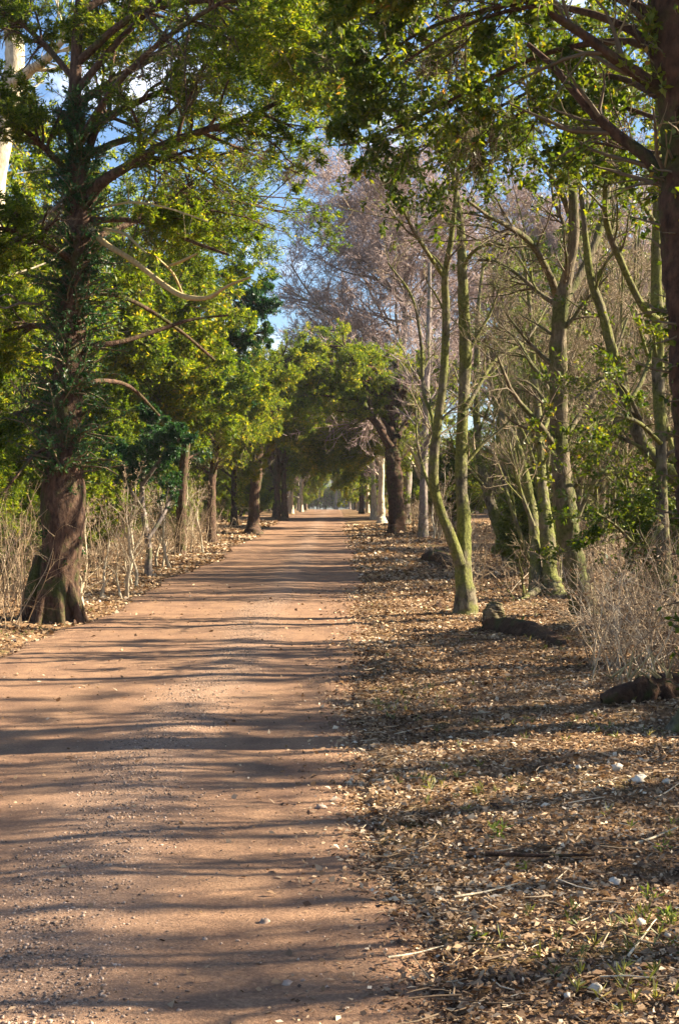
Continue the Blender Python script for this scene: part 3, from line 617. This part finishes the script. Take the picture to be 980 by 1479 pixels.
traced('left_yew', 'yew with tall red brown trunk lit on its right side, in the left row', 67, [
 ([(366, 778, 26), (366, 740, 19), (369, 690, 17), (374, 640, 15), (378, 600, 14), (374, 560, 12), (366, 510, 6)], 1.),
 ([(376, 610, 14), (405, 560, 11), (450, 535, 9), (500, 535, 6), (545, 560, 3)], .5), ([(374, 590, 14), (400, 530, 11), (440, 505, 9), (490, 500, 6), (530, 520, 3)], 3.), ([(376, 620, 12), (410, 580, 9), (455, 565, 7), (505, 570, 3)], 5.), ([(374, 600, 12), (360, 540, 9), (330, 520, 6), (290, 530, 3)], 0.),
 ([(376, 610, 9), (410, 585, 7), (450, 570, 5), (490, 575, 3)], -1.5), ([(376, 600, 9), (340, 570, 7), (300, 560, 4)], 1.), ([(374, 570, 9), (400, 545, 7), (445, 530, 5), (480, 535, 3)], 2.), ([(370, 650, 6), (345, 630, 5), (325, 600, 3)], -2.), ([(374, 560, 9), (385, 530, 7), (420, 520, 4)], -4.)],
 M['bark_yew'], 45, limb=18, twigs=11, n4=6, side_len=(.9, 2.4), leaf=(.11, .036), leafmat=M['yew_leaf'], leafper=9, crown_from=5.4, vb=.08, trop=-.02)
traced('left_yew', 'pair of thin trunks close together beyond the tall red trunk on the left', 92, [
 ([(401, 758, 11), (400, 700, 8), (402, 660, 7), (400, 600, 4)], 1.), ([(412, 756, 13), (410, 700, 8), (411, 640, 7), (420, 600, 4)], '1.'), ([(411, 650, 5), (440, 625, 4), (475, 612, 2)], -1.)],
 M['bark_yew'], 46, limb=20, twigs=11, n4=5, side_len=(1., 2.8), leaf=(.13, .042), leafmat=M['yew_leaf'], leafper=7, crown_from=6.6, vb=.1)

# ------------------------------------------------------------------ generic trees, built once at the origin with +x towards the path
def generic(name, label, seed, H, r0, nlimb, limb_len, zmin, bark, twigmat, leaf=None, leafmat=None, leafper=10, n2=8, n3=6, n4=4, ang=(55, 85), trop=.01, droop=None, bias=(.15, 0, 0), cat='tree', group=None, twr=.006, fork=False, path=False, t1=1., shrink=.5, vb=None, sides=8, nst=1, arch=0):
    rng = np.random.default_rng(seed); wood, crown = Geo(), Geo()
    st = []
    for s in range(nst):
        q = rng.normal(0, .02*H, (6, 2)); q[0] = rng.normal(0, .15 if nst > 1 else 0, 2); q = np.cumsum(q, 0)*(1.6 if nst > 1 else .8)
        Lt = catmull(np.column_stack([q, np.linspace(-.15, H*(1-.15*s), 6)]), 30); Rt = r0*(1-.2*s)*np.linspace(1, .12, 30)
        Lt, Rt = flare(Lt, Rt, 1.5, .5); st.append((Lt, Rt))
        for q_ in range(arch):
            z0 = rng.uniform(2.6, 5.); zt = rng.uniform(5.2, 8.4); y_ = rng.uniform(-2., 2.); xe = rng.uniform(4.2, 6.)
            La = catmull([(q[2, 0], q[2, 1], z0), (1.1, y_*.3, (z0+zt)/2+.6), (2.7, y_*.7, zt), (xe, y_, zt-.5)], 30); Ra = r0*.42*np.linspace(1, .15, 30); st.append((La, Ra)); tubes(wood, La[None], Ra[None], k=6, rough=.08, rng=rng)
        tubes(wood, Lt[None], Rt[None], k=sides, rough=.09, rng=rng)
    B = batch(st, 20)
    S1 = spawn(rng, *B, nlimb, absl=limb_len, ang=ang, trop=trop, wob=.12, rf=.5, t0=zmin/H, t1=t1, n=9, bias=bias, shrink=shrink)
    S2 = spawn(rng, *S1, n2, lr=(.3, .55), ang=(30, 65), trop=trop, wob=.13, rf=.5, t0=.15, n=6, rmin=twr)
    S3 = spawn(rng, *S2, n3, lr=(.35, .65), ang=(25, 65), trop=trop, wob=.14, rf=.5, t0=.1, n=5, rmin=twr)
    S4 = spawn(rng, *S3, n4, lr=(.35, .7), ang=(25, 65), trop=trop, wob=.14, rf=.6, t0=.1, n=4, rmin=twr)
    if path:
        def kp(L):
            m, e = L[:, L.shape[1]//2], L[:, -1]
            return ~(((((m[:, 0]-3.1)/2.1)**2+(m[:, 2]/5.0)**2) < 1) | ((((e[:, 0]-3.1)/2.1)**2+(e[:, 2]/5.0)**2) < 1))
        S1, S2, S3, S4 = (sel(s, kp(s[0])) for s in (S1, S2, S3, S4))
    tubes(wood, *S1, k=5); tubes(crown, *S2, k=4, a=.25); tubes(crown, *S3, k=3, a=rng.uniform(.1, .8, len(S3[0]))); tubes(crown, *S4, k=3, a=rng.uniform(.1, 1, len(S4[0])))
    mats = [twigmat]
    if leaf:
        mats.append(leafmat); leaves(crown, rng, np.concatenate([resize_lines(S3[0], 4), S4[0]]), leafper, leaf[0], leaf[1], 1, up=.5, planar=.3, vb=vb)
    e = tree_root(name, (0, 0, 0), label, cat, group)
    link('trunk', wood.mesh('trunk', [bark]), e); link('crown', crown.mesh('crown', mats, False), e)
    return e
def first_or_copy(state, src, *a, **k):
    loc = a[0]
    if not state.get(src.name):
        state[src.name] = 1; src.location = loc; src.rotation_euler = (0, 0, k.get('rz', 0)); src.scale = (k.get('sc', 1),)*3
        if k.get('label'): src['label'] = k['label']
        if k.get('group'): src['group'] = k['group']
        return src
    return copy_thing(src, *a, **k)
ST = {}
def put(src, x, y, rz=0., sc=1., label=None, group=None):
    return first_or_copy(ST, src, (x, y, float(height(x, y))), rz=rz, sc=sc, label=label, group=group)
PI = math.pi
# the far part of the avenue
pk = generic('bare_tree', 'bare', 71, 19, .32, 52, (4., 8.5), 4.5, M['bark_grey'], M['twig_pink'], n2=13, n3=10, n4=9, ang=(35, 85), trop=.05, bias=(0, 0, .12), twr=.012, shrink=.4)
yewA = generic('yew_tree', 'yew', 51, 9.0, .23, (12), (2.2, 4.4), 1.3, M['bark_yew'], M['twig_brown'], (.14, .045), M['yew_leaf'], 9, n2=9, n3=7, n4=3, bias=(.22, 0, .05), path=True, vb=.1, shrink=.2, trop=-.02, arch=7)
yewB = generic('yew_tree', 'yew', 52, 8.5, .21, (12), (2.2, 4.2), 1.3, M['bark_pale'], M['twig_brown'], (.14, .045), M['yew_leaf'], 9, n2=9, n3=7, n4=3, bias=(.22, 0, .05), path=True, vb=.1, shrink=.2, trop=-.02, arch=7)
fl = 'yew in the far part of the left row, beyond the pair of thin trunks'; fr = 'yew in the far part of the right row, beyond the pale sunlit trunk'
r = np.random.default_rng(61)
for i, y in enumerate([101, 110, 119, 129, 139, 150, 162, 175, 189, 204, 222]):
    if i % 3 == 1: put(pk, -4.6, y, i*1.3, .58, 'bare tree standing among the yews in the far part of the left row', 'bare trees in the far part of the left row'); continue
    put((yewA, yewB)[i % 2], -4.2+r.normal(0, .2), y, r.normal(0, .25), r.uniform(.9, 1.1), fl, 'yews in the far part of the left row')
for i, y in enumerate([93, 102, 112, 122, 133, 144, 156, 169, 183, 198, 216]):
    if i % 3 == 2: put(pk, 3.2, y, i*1.7, .58, 'bare tree standing among the yews in the far part of the right row', 'bare trees in the far part of the right row'); continue
    put((yewB, yewA)[i % 2], 2.7+r.normal(0, .2), y, PI+r.normal(0, .25), r.uniform(.9, 1.08), fr, 'yews in the far part of the right row')
# fill of the rows nearer by
put(yewA, -5.5, 77, .2, .9, 'yew just behind the tall red trunk, its boughs meeting over the path')
put(yewB, 4.6, 75, PI-.2, .78, 'yew in the right row just behind the dark forked yew')
put(yewB, -9, 61, .8, 1.0, 'green yew behind the left row beside the tall red trunk')
put(yewA, -8.4, 38, .9, 1.05, 'bushy yellow green yew on the left bank behind the holly')
put(yewB, -9.4, 29, 1.6, 1.15, 'yew filling the gap behind the big left yew')
put(yewA, -10, 50, 2.2, 1.3, 'tall broad yew high behind the dark drooping bough')
put(yewB, -13, 42, 2.2, 1.2, 'farthest left tall yew, deep behind the big left yew')
put(yewA, -10.5, 72, 2.9, 1.3, 'broad yew standing back from the left row behind the thin sunlit stem')
yb = generic('yew_bush', 'yew bush', 53, 4.2, .07, 34, (.9, 1.9), .25, M['bark_yew'], M['twig_brown'], (.085, .026), M['yew_leaf'], 10, n2=8, n3=6, n4=3, ang=(35, 80), trop=-.01, bias=(.05, 0, .1), twr=.004, nst=2, cat='bush')
for x, y, s, lb_ in [(-6.6, 25.5, .95, 'low yew bush behind the dry stalks, closest to the big yew'), (-6.0, 30.5, .85, 'yellow green yew bush in front of the holly with the crooked stem'), (-6.3, 37, 1.05, 'yellow green yew bush just beyond the dark holly on the left'), (-7.0, 44, 1.1, 'yew bush under the dark drooping bough'), (-6.6, 52, 1., 'yew bush by the thin sunlit stem'), (-7.6, 20.5, 1.1, 'yew bush to the left of the big yew trunk')]:
    put(yb, x, y, x*2, s, lb_)
r = np.random.default_rng(64)
for i in range(46):
    y = 60+i*3.6+r.uniform(-1, 1); sg = (-1, 1)[i % 2]
    put(yb, (-6.4-r.uniform(0, 1.2)) if sg < 0 else (5.4+r.uniform(0, 1.4)), y, r.uniform(0, 6), r.uniform(.75, 1.15), 'yew bush filling the foot of the far rows', 'yew bushes at the foot of the far rows')
# tall purple bare trees
pw = generic('bare_tree', 'bare', 72, 16.5, .34, 64, (5., 9.), 4.8, M['bark_grey'], M['twig_pink'], n2=13, n3=10, n4=9, ang=(45, 95), trop=.03, bias=(-.22, 0, .1), twr=.012, shrink=.3)
put(pw, 3.7, 79, 0, 1.12, 'tall bare tree with a rounded purple brown crown of fine twigs rising over the avenue')
put(pk, 11.5, 98, 1.9, 1.12, 'bare purple tree behind the dark forked yew, right of the tallest one')
put(pw, 17.5, 100, .4, 1.22, 'bare purple tree seen between the slender forked tree and the stout dark tree')
put(pk, 25, 101, 2.7, 1.15, 'bare purple tree behind the bramble at the right edge')
put(pk, -10.5, 110, 3.3, .7, 'bare purple tree far off behind the left row')
put(pk, 2.5, 262, 1.1, .8, 'bare tree closing the far end of the avenue')
put(pk, 9.5, 240, 2.1, .75, 'bare tree behind the far end of the right row')
put(pk, -17, 75, 5.1, .8, 'bare tree beyond the left bank seen past the big yew')
# thin mossy saplings in the sunlit thicket
sp = generic('sapling', 'sapling', 81, 7.5, .055, 13, (.8, 2.2), 1.2, M['bark_green'], M['twig_olive'], n2=7, n3=5, n4=3, ang=(20, 50), trop=.05, bias=(0, 0, .3), twr=.0045, nst=3)
sq = generic('sapling', 'sapling', 82, 6.0, .045, 13, (.8, 2.2), .7, M['bark_green'], M['twig_olive'], (.07, .035), M['bright_leaf'], 2, n2=7, n3=5, n4=3, ang=(20, 55), trop=.04, bias=(0, 0, .25), twr=.0045, nst=2)
r = np.random.default_rng(62)
for i in range(135):
    y = r.uniform(27, 75); x = r.uniform(.115*y, .30*y)+.6
    put((sp, sq, sp)[i % 3], x, y, r.uniform(0, 6.28), r.uniform(.75, 1.35), 'thin mossy sapling in the sunlit thicket right of the path', 'saplings of the sunlit thicket')
# holly bushes with bright leaves
hb = generic('holly_bush', 'holly', 83, 2.6, .05, 20, (.5, 1.1), .4, M['bark_green'], M['twig_olive'], (.075, .04), M['bright_leaf'], 4, n2=7, n3=5, n4=3, ang=(30, 70), trop=.03, bias=(0, 0, .15), twr=.004, nst=3, cat='bush', vb=.15)
for x, y, s, lab in [(4.4, 31, .9, 'holly bush deep in the thicket behind the two stemmed mossy tree'),
                     (5.6, 24.5, .75, 'holly bush behind the bramble at the right, under the leaning stem'), (4.3, 18.2, .75, 'glossy holly bush in front of the straight mossy stem at the right'),
                     (6.4, 47, 1.1, 'holly bush to the right of the slender grey trunk'), (-6.2, 27, .8, 'low holly bush at the left bank behind the dry stalks'), (-5.5, 52, .9, 'low bush at the foot of the thin sunlit stem on the left')]:
    put(hb, x, y, x*3, s, lab)
# tall trees off to the right that throw the long shadows over the near path
sh1 = generic('row_tree', 'row', 91, 9.5, .20, 24, (1.4, 3.6), 1.0, M['bark_moss'], M['twig_brown'], (.08, .035), M['holly_leaf'], 3, n2=8, n3=6, n4=3, ang=(40, 80), trop=.02, bias=(0, 0, .1), twr=.006)
sh2 = generic('row_tree', 'row', 92, 11, .24, 26, (1.6, 4.), 1.6, M['bark_moss'], M['twig_brown'], n2=9, n3=7, n4=3, ang=(35, 75), trop=.03, bias=(0, 0, .1), twr=.007)
for i, (x, y, s_) in enumerate([(3.6, 5.5, .8), (4.6, 6.7, .75), (4.1, 7.9, .8), (5.6, 9.4, .9), (6.6, 7.6, 1.), (7.2, 10.8, 1.), (6.0, 16.5, .8)]):  # saplings out of view, added to cast thin shade streaks on the path
    put(sp, x, y, i*2.1, s_, 'slender unseen sapling added right of the view to streak the near path with shade', 'unseen saplings added to shade the near path')
lab = 'tree of the right verge nearer than the biggest trunk, its boughs shading the near path'
for i, (x, y, s) in enumerate(SHADE):
    put((sh1, sh2)[i % 2], x, y, i*1.7, s, lab, 'trees shading the near path from the right')
# background woods, seen in slivers
bw = generic('wood_tree', 'wood', 93, 10, .2, 26, (2., 4.5), 1., M['bark_moss'], M['twig_olive'], (.24, .1), M['yew_leaf'], 5, n2=7, n3=5, n4=3, ang=(40, 80), trop=.03, bias=(0, 0, .1), twr=.010, vb=.05)
r = np.random.default_rng(63)
for i in range(70):
    y = r.uniform(34, 170); sd_ = (-1, 1)[i % 2]; x = (-9-r.uniform(0, 8)-.02*y) if sd_ < 0 else (8.5+r.uniform(0, 12)+.05*y)
    if sd_ > 0 and y < 60: y += 60
    put(hb, x, y, r.uniform(0, 6), r.uniform(1.3, 2.3), 'bush in the undergrowth behind the rows of trees', 'bushes in the undergrowth behind the rows')
for i in range(16):
    y = 95+i*11; put((bw, pk)[i % 3 == 1], 20+r.uniform(0, 14)+.05*y, y, r.uniform(0, 6), r.uniform(.7, 1.), 'tree of the wood behind the right row', 'trees of the wood behind the right row')
for i in range(12):
    y = 70+i*18; put((bw, pk)[i % 3 == 1], -24-r.uniform(0, 14)-.05*y, y, r.uniform(0, 6), r.uniform(.6, .9), 'tree of the wood behind the left row', 'trees of the wood behind the left row')
for i in range(64):
    a_ = r.uniform(-.9, .9); y = r.uniform(270, 330); put(bw, a_*150, y, r.uniform(0, 6), r.uniform(1., 1.5), 'tree of the distant treeline across the fields', 'trees of the distant treeline')
for i in range(44):
    y = r.uniform(60, 260); sd_ = (-1, 1)[i % 2]; put(bw, sd_*(30+r.uniform(0, 25)+.10*y), y, r.uniform(0, 6), r.uniform(.7, 1.1), 'tree at the edge of the fields beside the avenue', 'trees at the edge of the fields')
def hedge_mesh(seed, ln, h_, dp):
    rng = np.random.default_rng(seed); n_ = 420; x_ = rng.uniform(-ln/2, ln/2, n_); y_ = rng.normal(0, dp*.3, n_)
    L = np.stack([np.column_stack([x_, y_, np.zeros(n_)]), np.column_stack([x_+rng.normal(0, .3, n_), y_+rng.normal(0, .3, n_), np.full(n_, h_*.5)]), np.column_stack([x_+rng.normal(0, .5, n_), y_+rng.normal(0, .5, n_), h_*rng.uniform(.75, 1.1, n_)])], 1)
    g = Geo(); tubes(g, L, np.full((n_, 3), .03)*np.array([[1, .8, .4]]), k=3, a=rng.uniform(0, .8, n_)); S = spawn(rng, L, np.full((n_, 3), .03), 14, absl=(.5, 1.4), ang=(30, 80), n=4, t0=.05, rmin=.01); tubes(g, *S, k=3)
    c = Geo(); leaves(c, rng, S[0], 6, .32, .14, 0, up=.4); return g, c
hg, hc = hedge_mesh(94, 22, 4.2, 2.4)
hd = tree_root('hedge', (0, 0, 0), 'h', 'hedge'); link('stems', hg.mesh('stems', [M['twig_pink']], False), hd); link('foliage', hc.mesh('foliage', [M['yew_leaf']], False), hd)
for x, y, rz, sc_ in [(x_, 305+abs(x_)*-.2, .02, 1.25) for x_ in range(-180, 190, 22) ]+[(sg*(20+.0*y_), y_, PI/2+.05*sg, 1.) for y_ in range(70, 300, 21) for sg in (-1, 1) if not (sg > 0 and y_ < 90)]:
    put(hd, x, y, rz, sc_, 'stretch of overgrown field hedge far behind the rows of trees', 'hedges round the fields beside the avenue')
for i in range(5):
    put((pk, pw)[i % 2], -16+i*8, 285+r.uniform(0, 20), r.uniform(0, 6), 1., 'tree beyond the far end of the avenue', 'trees beyond the far end of the avenue')

# ------------------------------------------------------------------ dry stalks, bramble
def stalks(name, rng, xy, hgt, label=None, cat=None, kind='stuff', rad=(.003, .008), lean=.5, br=5, leafn=0, mat='dry', arch=-.16, tone=(.1, 1.)):
    n = len(xy); z = height(xy[:, 0], xy[:, 1])-.03
    d = nrm(np.column_stack([rng.normal(0, lean, (n, 2)), np.ones(n)])); ln = rng.uniform(*hgt, n); m = 9
    L = np.empty((n, m, 3)); p = np.column_stack([xy, z]); L[:, 0] = p
    tr = rng.uniform(arch, .03, n)
    for j in range(1, m):
        p = p+d*(ln/(m-1))[:, None]; L[:, j] = p; dn = np.zeros((n, 3)); dn[:, 2] = tr; d = nrm(d+dn+rng.normal(0, .11, (n, 3)))
    R = rng.uniform(*rad, n)[:, None]*np.linspace(1, .35, m)[None]; g = Geo(); tn = rng.uniform(*tone, n)
    tubes(g, L, R, k=4, a=tn)
    B = spawn(rng, L, R, br, lr=(.2, .6), ang=(25, 70), trop=-.03, wob=.14, rf=.7, t0=.2, n=5, rmin=.002); tubes(g, *B, k=3, a=np.repeat(tn, br))
    C = spawn(rng, *B, 3, lr=(.3, .6), ang=(25, 70), wob=.1, rf=.7, n=4, rmin=.0018); tubes(g, *C, k=3, a=np.repeat(tn, br*3))
    mats = [M[mat]]
    if leafn: mats.append(M['litter']); leaves(g, rng, resize_lines(B[0], 4), leafn, .045, .02, 1, up=.2)
    return tag(link(name, g.mesh(name, mats, False)), label, cat, None, kind)
r = np.random.default_rng(70)
def reg(n, xa, xb, ya, yb, ex=1.): 
    y = ya+(yb-ya)*r.uniform(0, 1, n)**ex; u = r.uniform(0, 1, n); return np.column_stack([xa(y)+(xb(y)-xa(y))*u, y])
# right bramble (0.167*y is the left side of it in the photograph)
stalks('bramble_thicket', r, reg(330, lambda y: .168*y+.1, lambda y: .27*y+.3, 12.0, 17.5), (.35, 1.5), rad=(.002, .009), lean=.38, leafn=2, tone=(.2, 1.))
stalks('bramble_thicket', r, reg(620, lambda y: .19*y, lambda y: .30*y, 17.5, 36), (.4, 1.5), rad=(.003, .009), leafn=2, tone=(.05, .9))
stalks('bramble_thicket', r, reg(520, lambda y: .09*y, lambda y: .24*y, 25, 60), (.4, 1.4), rad=(.004, .010), leafn=2, tone=(.3, 1.))
# left bank: tall dry stems from the big yew onwards
stalks('dry_stalks', r, reg(330, lambda y: -4.35-.07*(y-20)*0-2.6, lambda y: -4.35+0*y, 20.6, 62), (.7, 1.9), rad=(.005, .011), lean=.32, arch=-.08, tone=(.2, .9))
stalks('dry_stalks', r, reg(110, lambda y: -.262*y, lambda y: -.215*y, 18, 27), (.8, 2.2), rad=(.004, .008), lean=.25, arch=-.05, tone=(.3, .9))
stalks('dry_stalks', r, reg(110, lambda y: 3.4+0*y, lambda y: 5.+0*y, 52, 90), (.8, 2.), rad=(.008, .014), lean=.25, tone=(.3, .9))
# thick individual bare shrubs of the left bank
sb = generic('bare_shrub', 'shrub', 84, 2.3, .045, 9, (.6, 1.3), .3, M['bark_pale'], M['dry'], n2=5, n3=4, n4=2, ang=(20, 50), trop=.02, bias=(0, 0, .3), twr=.005, nst=3, cat='shrub')
for x, y, s, rz, lb in [(-3.95, 23.0, .8, .3, 'pale bare shrub just right of the big yew trunk, nearest on the left bank'), (-4.1, 25.6, .85, 2.2, 'pale many stemmed bare shrub on the left bank, second after the big yew'), (-4.3, 29., .9, 4., 'pale bare shrub in front of the dark holly on the left bank'), (-4.4, 37, 1., 1., 'bare shrub beyond the dark holly on the left bank'), (-4.6, 47, 1.1, 5., 'bare shrub beside the thin sunlit stem on the left bank'), (3.75, 57, 1.2, 3., 'pale bare shrub at the foot of the slender grey trunk')]:
    put(sb, x, y, rz, s, lb)

# ------------------------------------------------------------------ logs and odd things
def log(name, pts, radii, label, mat, seed, sprouts=None, cat='log', parts=()):
    rng = np.random.default_rng(seed); g = Geo(); q = catmull(np.column_stack([pts, radii]), 40)
    q[:, 2] -= .075; q[:, 3] *= 1+.25*np.convolve(rng.normal(0, 1, 44), np.ones(5)/5, 'valid')
    q[0, 3] *= .55; q[-1, 3] *= .5
    tubes(g, q[None, :, :3], q[None, :, 3], k=22, rough=.16, rng=rng)
    root = tuple(q[0, :3]); o = link(name, g.mesh(name, [mat]), None)
    me = o.data; me.transform(__import__('mathutils').Matrix.Translation(-Vector(root))); o.location = root
    return tag(o, label, cat)
def gp(px, py, dz=0.):
    d = EYE*F/(py-CY)
    for _ in range(3): x = (px-CX)/F*d; d = (EYE-float(height(x, d)))*F/(py-CY)
    return ((px-CX)/F*d, d, float(height((px-CX)/F*d, d))+dz)
lg = log('fallen_log', [gp(868, 1018, .10), gp(905, 1014, .13), gp(950, 1010, .14), gp(1010, 1005, .12)], [.06, .10, .12, .11], 'dark rotten log lying under the bramble at the right edge', M['rot'], 1)
g = Geo(); rng = np.random.default_rng(9)
for k_ in range(15):
    b = np.array(gp(rng.uniform(880, 975), 1012, .18)); e_ = b+np.array([rng.normal(0, .12), rng.normal(0, .08), rng.uniform(.05, .26)]); tubes(g, np.linspace(b, e_, 4)[None], np.linspace(.012, .003, 4)[None], k=5)
st_ = link('splinter', g.mesh('splinter', [M['twig_gold']]), lg, -lg.location); tag(st_, 'pale broken splinters on top of the dark log')
log('fallen_log', [gp(700, 905, .10), gp(735, 915, .13), gp(775, 922, .12), gp(812, 935, .08)], [.08, .13, .12, .07], 'low mossy log between the slender forked tree and the bramble', M['rot'], 2)
log('tree_stump', [gp(712, 897, -.05), gp(712, 897, .16), gp(716, 896, .34)], [.17, .14, .10], 'short mossy stump behind the low mossy log', M['bark_moss'], 3, cat='stump')
log('fallen_log', [gp(618, 808, .10), gp(640, 813, .14), gp(655, 822, .1)], [.22, .26, .18], 'dark low log at the path side well beyond the slender forked tree', M['rot'], 4)
log('tree_stump', [gp(631, 876, -.05), gp(631, 876, .07), gp(633, 875, .12)], [.09, .08, .05], 'tiny dark stump in the leaves left of the slender forked tree', M['rot'], 5, cat='stump')
for i, (a_, b_, rr_, lb) in enumerate([((655, 1306), (748, 1288), .008, 'thin pale stick lying in the leaves left of the bright white stone'), ((915, 1228), (978, 1205), .010, 'pale stick by the right edge below the farthest white stones'), ((700, 1242), (858, 1246), .016, 'long dark strip lying level across the leaves'),  # the long dark strip is a thin dark tube laid level on the leaves
        ((945, 1160), (980, 1140), .008, 'short pale twig near the small cream stone'), ((905, 1395), (940, 1350), .008, 'pale twig pointing at the cream stone'), ((560, 1395), (640, 1380), .006, 'thin twig at the path edge near the bottom')]):
    A_, B_ = np.array(gp(*a_, .03)), np.array(gp(*b_, .035)); md = (A_+B_)/2+np.array([0, .02, -.012]); g = Geo(); q = catmull([A_, md, B_], 12)
    tubes(g, q[None], np.linspace(rr_, rr_*.5, 12)[None]*.7, k=6, rough=.1, rng=rng)
    o = link('stick', g.mesh('stick', [M['rot'] if 'dark' in lb else M['bark_pale']])); o.data.transform(__import__('mathutils').Matrix.Translation(-Vector(A_))); o.location = A_; tag(o, lb, 'stick')
# green tufts
def tuft(px, py, h_, n, lab, seed):
    rng = np.random.default_rng(seed); c = np.array(gp(px, py, 0)); g = Geo(); base = c+np.column_stack([rng.normal(0, .010, (n, 2)), np.zeros(n)])
    L = np.stack([base, base+np.column_stack([rng.normal(0, .02, (n, 2)), np.full(n, h_)])], 1)
    leaves(g, rng, L, 2, h_*.9, h_*.2, 0, up=.3, spread=.8, t0=0.); me = g.mesh('weed', [M['bright_leaf']], False); me.transform(__import__('mathutils').Matrix.Translation(-Vector(c)))
    tag(link('weed', me, None, tuple(c)), lab, 'weed')
for i, (px, py, h_, n, lab) in enumerate([(719, 1213, .06, 16, 'pale green weed alone in the leaves in the middle of the right verge'), (963, 1335, .05, 16, 'bright green weed by the right edge, beside the small pale stone'), (935, 1302, .045, 12, 'green weed just above the cream stone at the right'), (955, 1233, .04, 9, 'small weed near the right edge beside the pale stick'), (690, 1358, .035, 9, 'tiny green weed close to the path edge'), (760, 1258, .04, 8, 'small green weed by the long dark strip'), (752, 910, .12, 12, 'green weed growing on the low mossy log')]):
    tuft(px, py, h_, n, lab, i)
r = np.random.default_rng(78); n = 1500; y = 3.8+r.uniform(0, 1, n)**1.5*20; x = edge_r(y)-.1+r.uniform(0, 1, n)**1.2*(.27*y+.4); hd_ = r.uniform(0, 6.28, n); ln = .04+.17*r.uniform(0, 1, n)**2.5
c0 = np.column_stack([x, y, height(x, y)+.022]); dv = np.column_stack([np.cos(hd_), np.sin(hd_), r.normal(.03, .06, n)])*ln[:, None]
L = np.stack([c0, c0+dv*.5+r.normal(0, .006, (n, 3)), c0+dv], 1); g = Geo(); tubes(g, L, np.clip(.0012+ln*.014, 0, .004)[:, None]*np.array([[1, .85, .5]]), k=4, a=r.uniform(0, 1, n))
tag(link('twig_litter', g.mesh('twig_litter', [M['dry']], False)), kind='stuff')
# sparse low grass and moss on the verges
r = np.random.default_rng(77)
n = 2600; y = 4+r.uniform(0, 1, n)**1.3*34; x = np.where(r.uniform(0, 1, n) < .75, edge_r(y)+.15+r.uniform(0, 1, n)*(.25*y), edge_l(y)-.1-r.uniform(0, 1, n)*2.5)
cl = lump(x*.09, y*.09, 1.)+r.normal(0, .3, n) > .55; x, y = x[cl], y[cl]; b = np.column_stack([x, y, height(x, y)]); L = np.stack([b, b+[0, 0, .03]], 1)
g = Geo(); leaves(g, r, L, 7, .055, .008, 0, up=.2, spread=.7); tag(link('grass', g.mesh('grass', [M['grass']], False)), kind='stuff')

# ------------------------------------------------------------------ air
hz = bpy.data.meshes.new('haze'); x0, x1, y0, y1, z0, z1 = -430, 430, -70, 530, -3, 34
hz.from_pydata([(x, y, z) for z in (z0, z1) for y in (y0, y1) for x in (x0, x1)], [], [(0, 2, 3, 1), (4, 5, 7, 6), (0, 1, 5, 4), (2, 6, 7, 3), (0, 4, 6, 2), (1, 3, 7, 5)])
hm = bpy.data.materials.new('air'); hm.use_nodes = True; ht = hm.node_tree; ht.nodes.clear(); ho = ht.nodes.new('ShaderNodeOutputMaterial'); hv = ht.nodes.new('ShaderNodeVolumePrincipled')
hv.inputs['Density'].default_value = .0002; hv.inputs['Color'].default_value = (.90, .94, 1., 1); hv.inputs['Anisotropy'].default_value = .2; ht.links.new(hv.outputs[0], ho.inputs['Volume'])
hz.materials.append(hm); tag(link('haze', hz), kind='stuff')
# ------------------------------------------------------------------ light, sky, camera
sun_el, sun_az = math.radians(SUN[0]), math.radians(SUN[1])   # azimuth measured from +x towards +y
sd = Vector((math.cos(sun_el)*math.cos(sun_az), math.cos(sun_el)*math.sin(sun_az), math.sin(sun_el)))
su = bpy.data.lights.new('sun', 'SUN'); su.energy = SUN[2]; su.angle = math.radians(.53); su.color = (1, .87, .66)
so = bpy.data.objects.new('sun', su); col.objects.link(so); so.rotation_euler = sd.to_track_quat('Z', 'Y').to_euler(); so.location = (20, 5, 20)
w = bpy.data.worlds.new('World'); bpy.context.scene.world = w; w.use_nodes = True; t = w.node_tree; n, l = t.nodes, t.links
bg = n['Background']; sky = n.new('ShaderNodeTexSky'); sky.sky_type = 'NISHITA'; sky.sun_disc = False; sky.sun_elevation = sun_el
sky.sun_rotation = math.pi/2-sun_az; sky.ozone_density = 5.; sky.air_density = 1.; sky.dust_density = .6
tc = n.new('ShaderNodeTexCoord'); mp = n.new('ShaderNodeMapping'); mp.inputs['Scale'].default_value = (1, 1, 2.2); l.new(tc.outputs['Generated'], mp.inputs[0])
cn = noise(n, l, mp.outputs[0], 7., 5, .6); cr = ramp(n, [(.56, (0, 0, 0)), (.68, (.75, .75, .75))]); l.new(cn.outputs[0], cr.inputs[0])
c = mixc(n, l, cr.outputs[0], sky.outputs[0], (9., 9.4, 10.5)); l.new(c, bg.inputs[0]); bg.inputs[1].default_value = SKY
cam = bpy.data.cameras.new('camera'); co = bpy.data.objects.new('camera', cam); col.objects.link(co); bpy.context.scene.camera = co
co.location = (0, 0, EYE); co.rotation_euler = (math.pi/2, 0, 0); cam.sensor_fit = 'VERTICAL'; cam.sensor_height = 36; cam.sensor_width = 24
cam.lens = 36*F/1479; cam.shift_x = (490-CX)/1479; cam.shift_y = -(739.5-CY)/1479; cam.clip_end = 5000; cam.clip_start = .05
s = bpy.context.scene; s.view_settings.view_transform = 'Standard'; s.view_settings.look = 'None'; s.view_settings.exposure = EXPO; s.view_settings.gamma = 1
s.cycles.max_bounces = 6; s.cycles.diffuse_bounces = 3; s.cycles.transmission_bounces = 3; s.cycles.transparent_max_bounces = 4; s.cycles.caustics_reflective = False; s.cycles.caustics_refractive = False
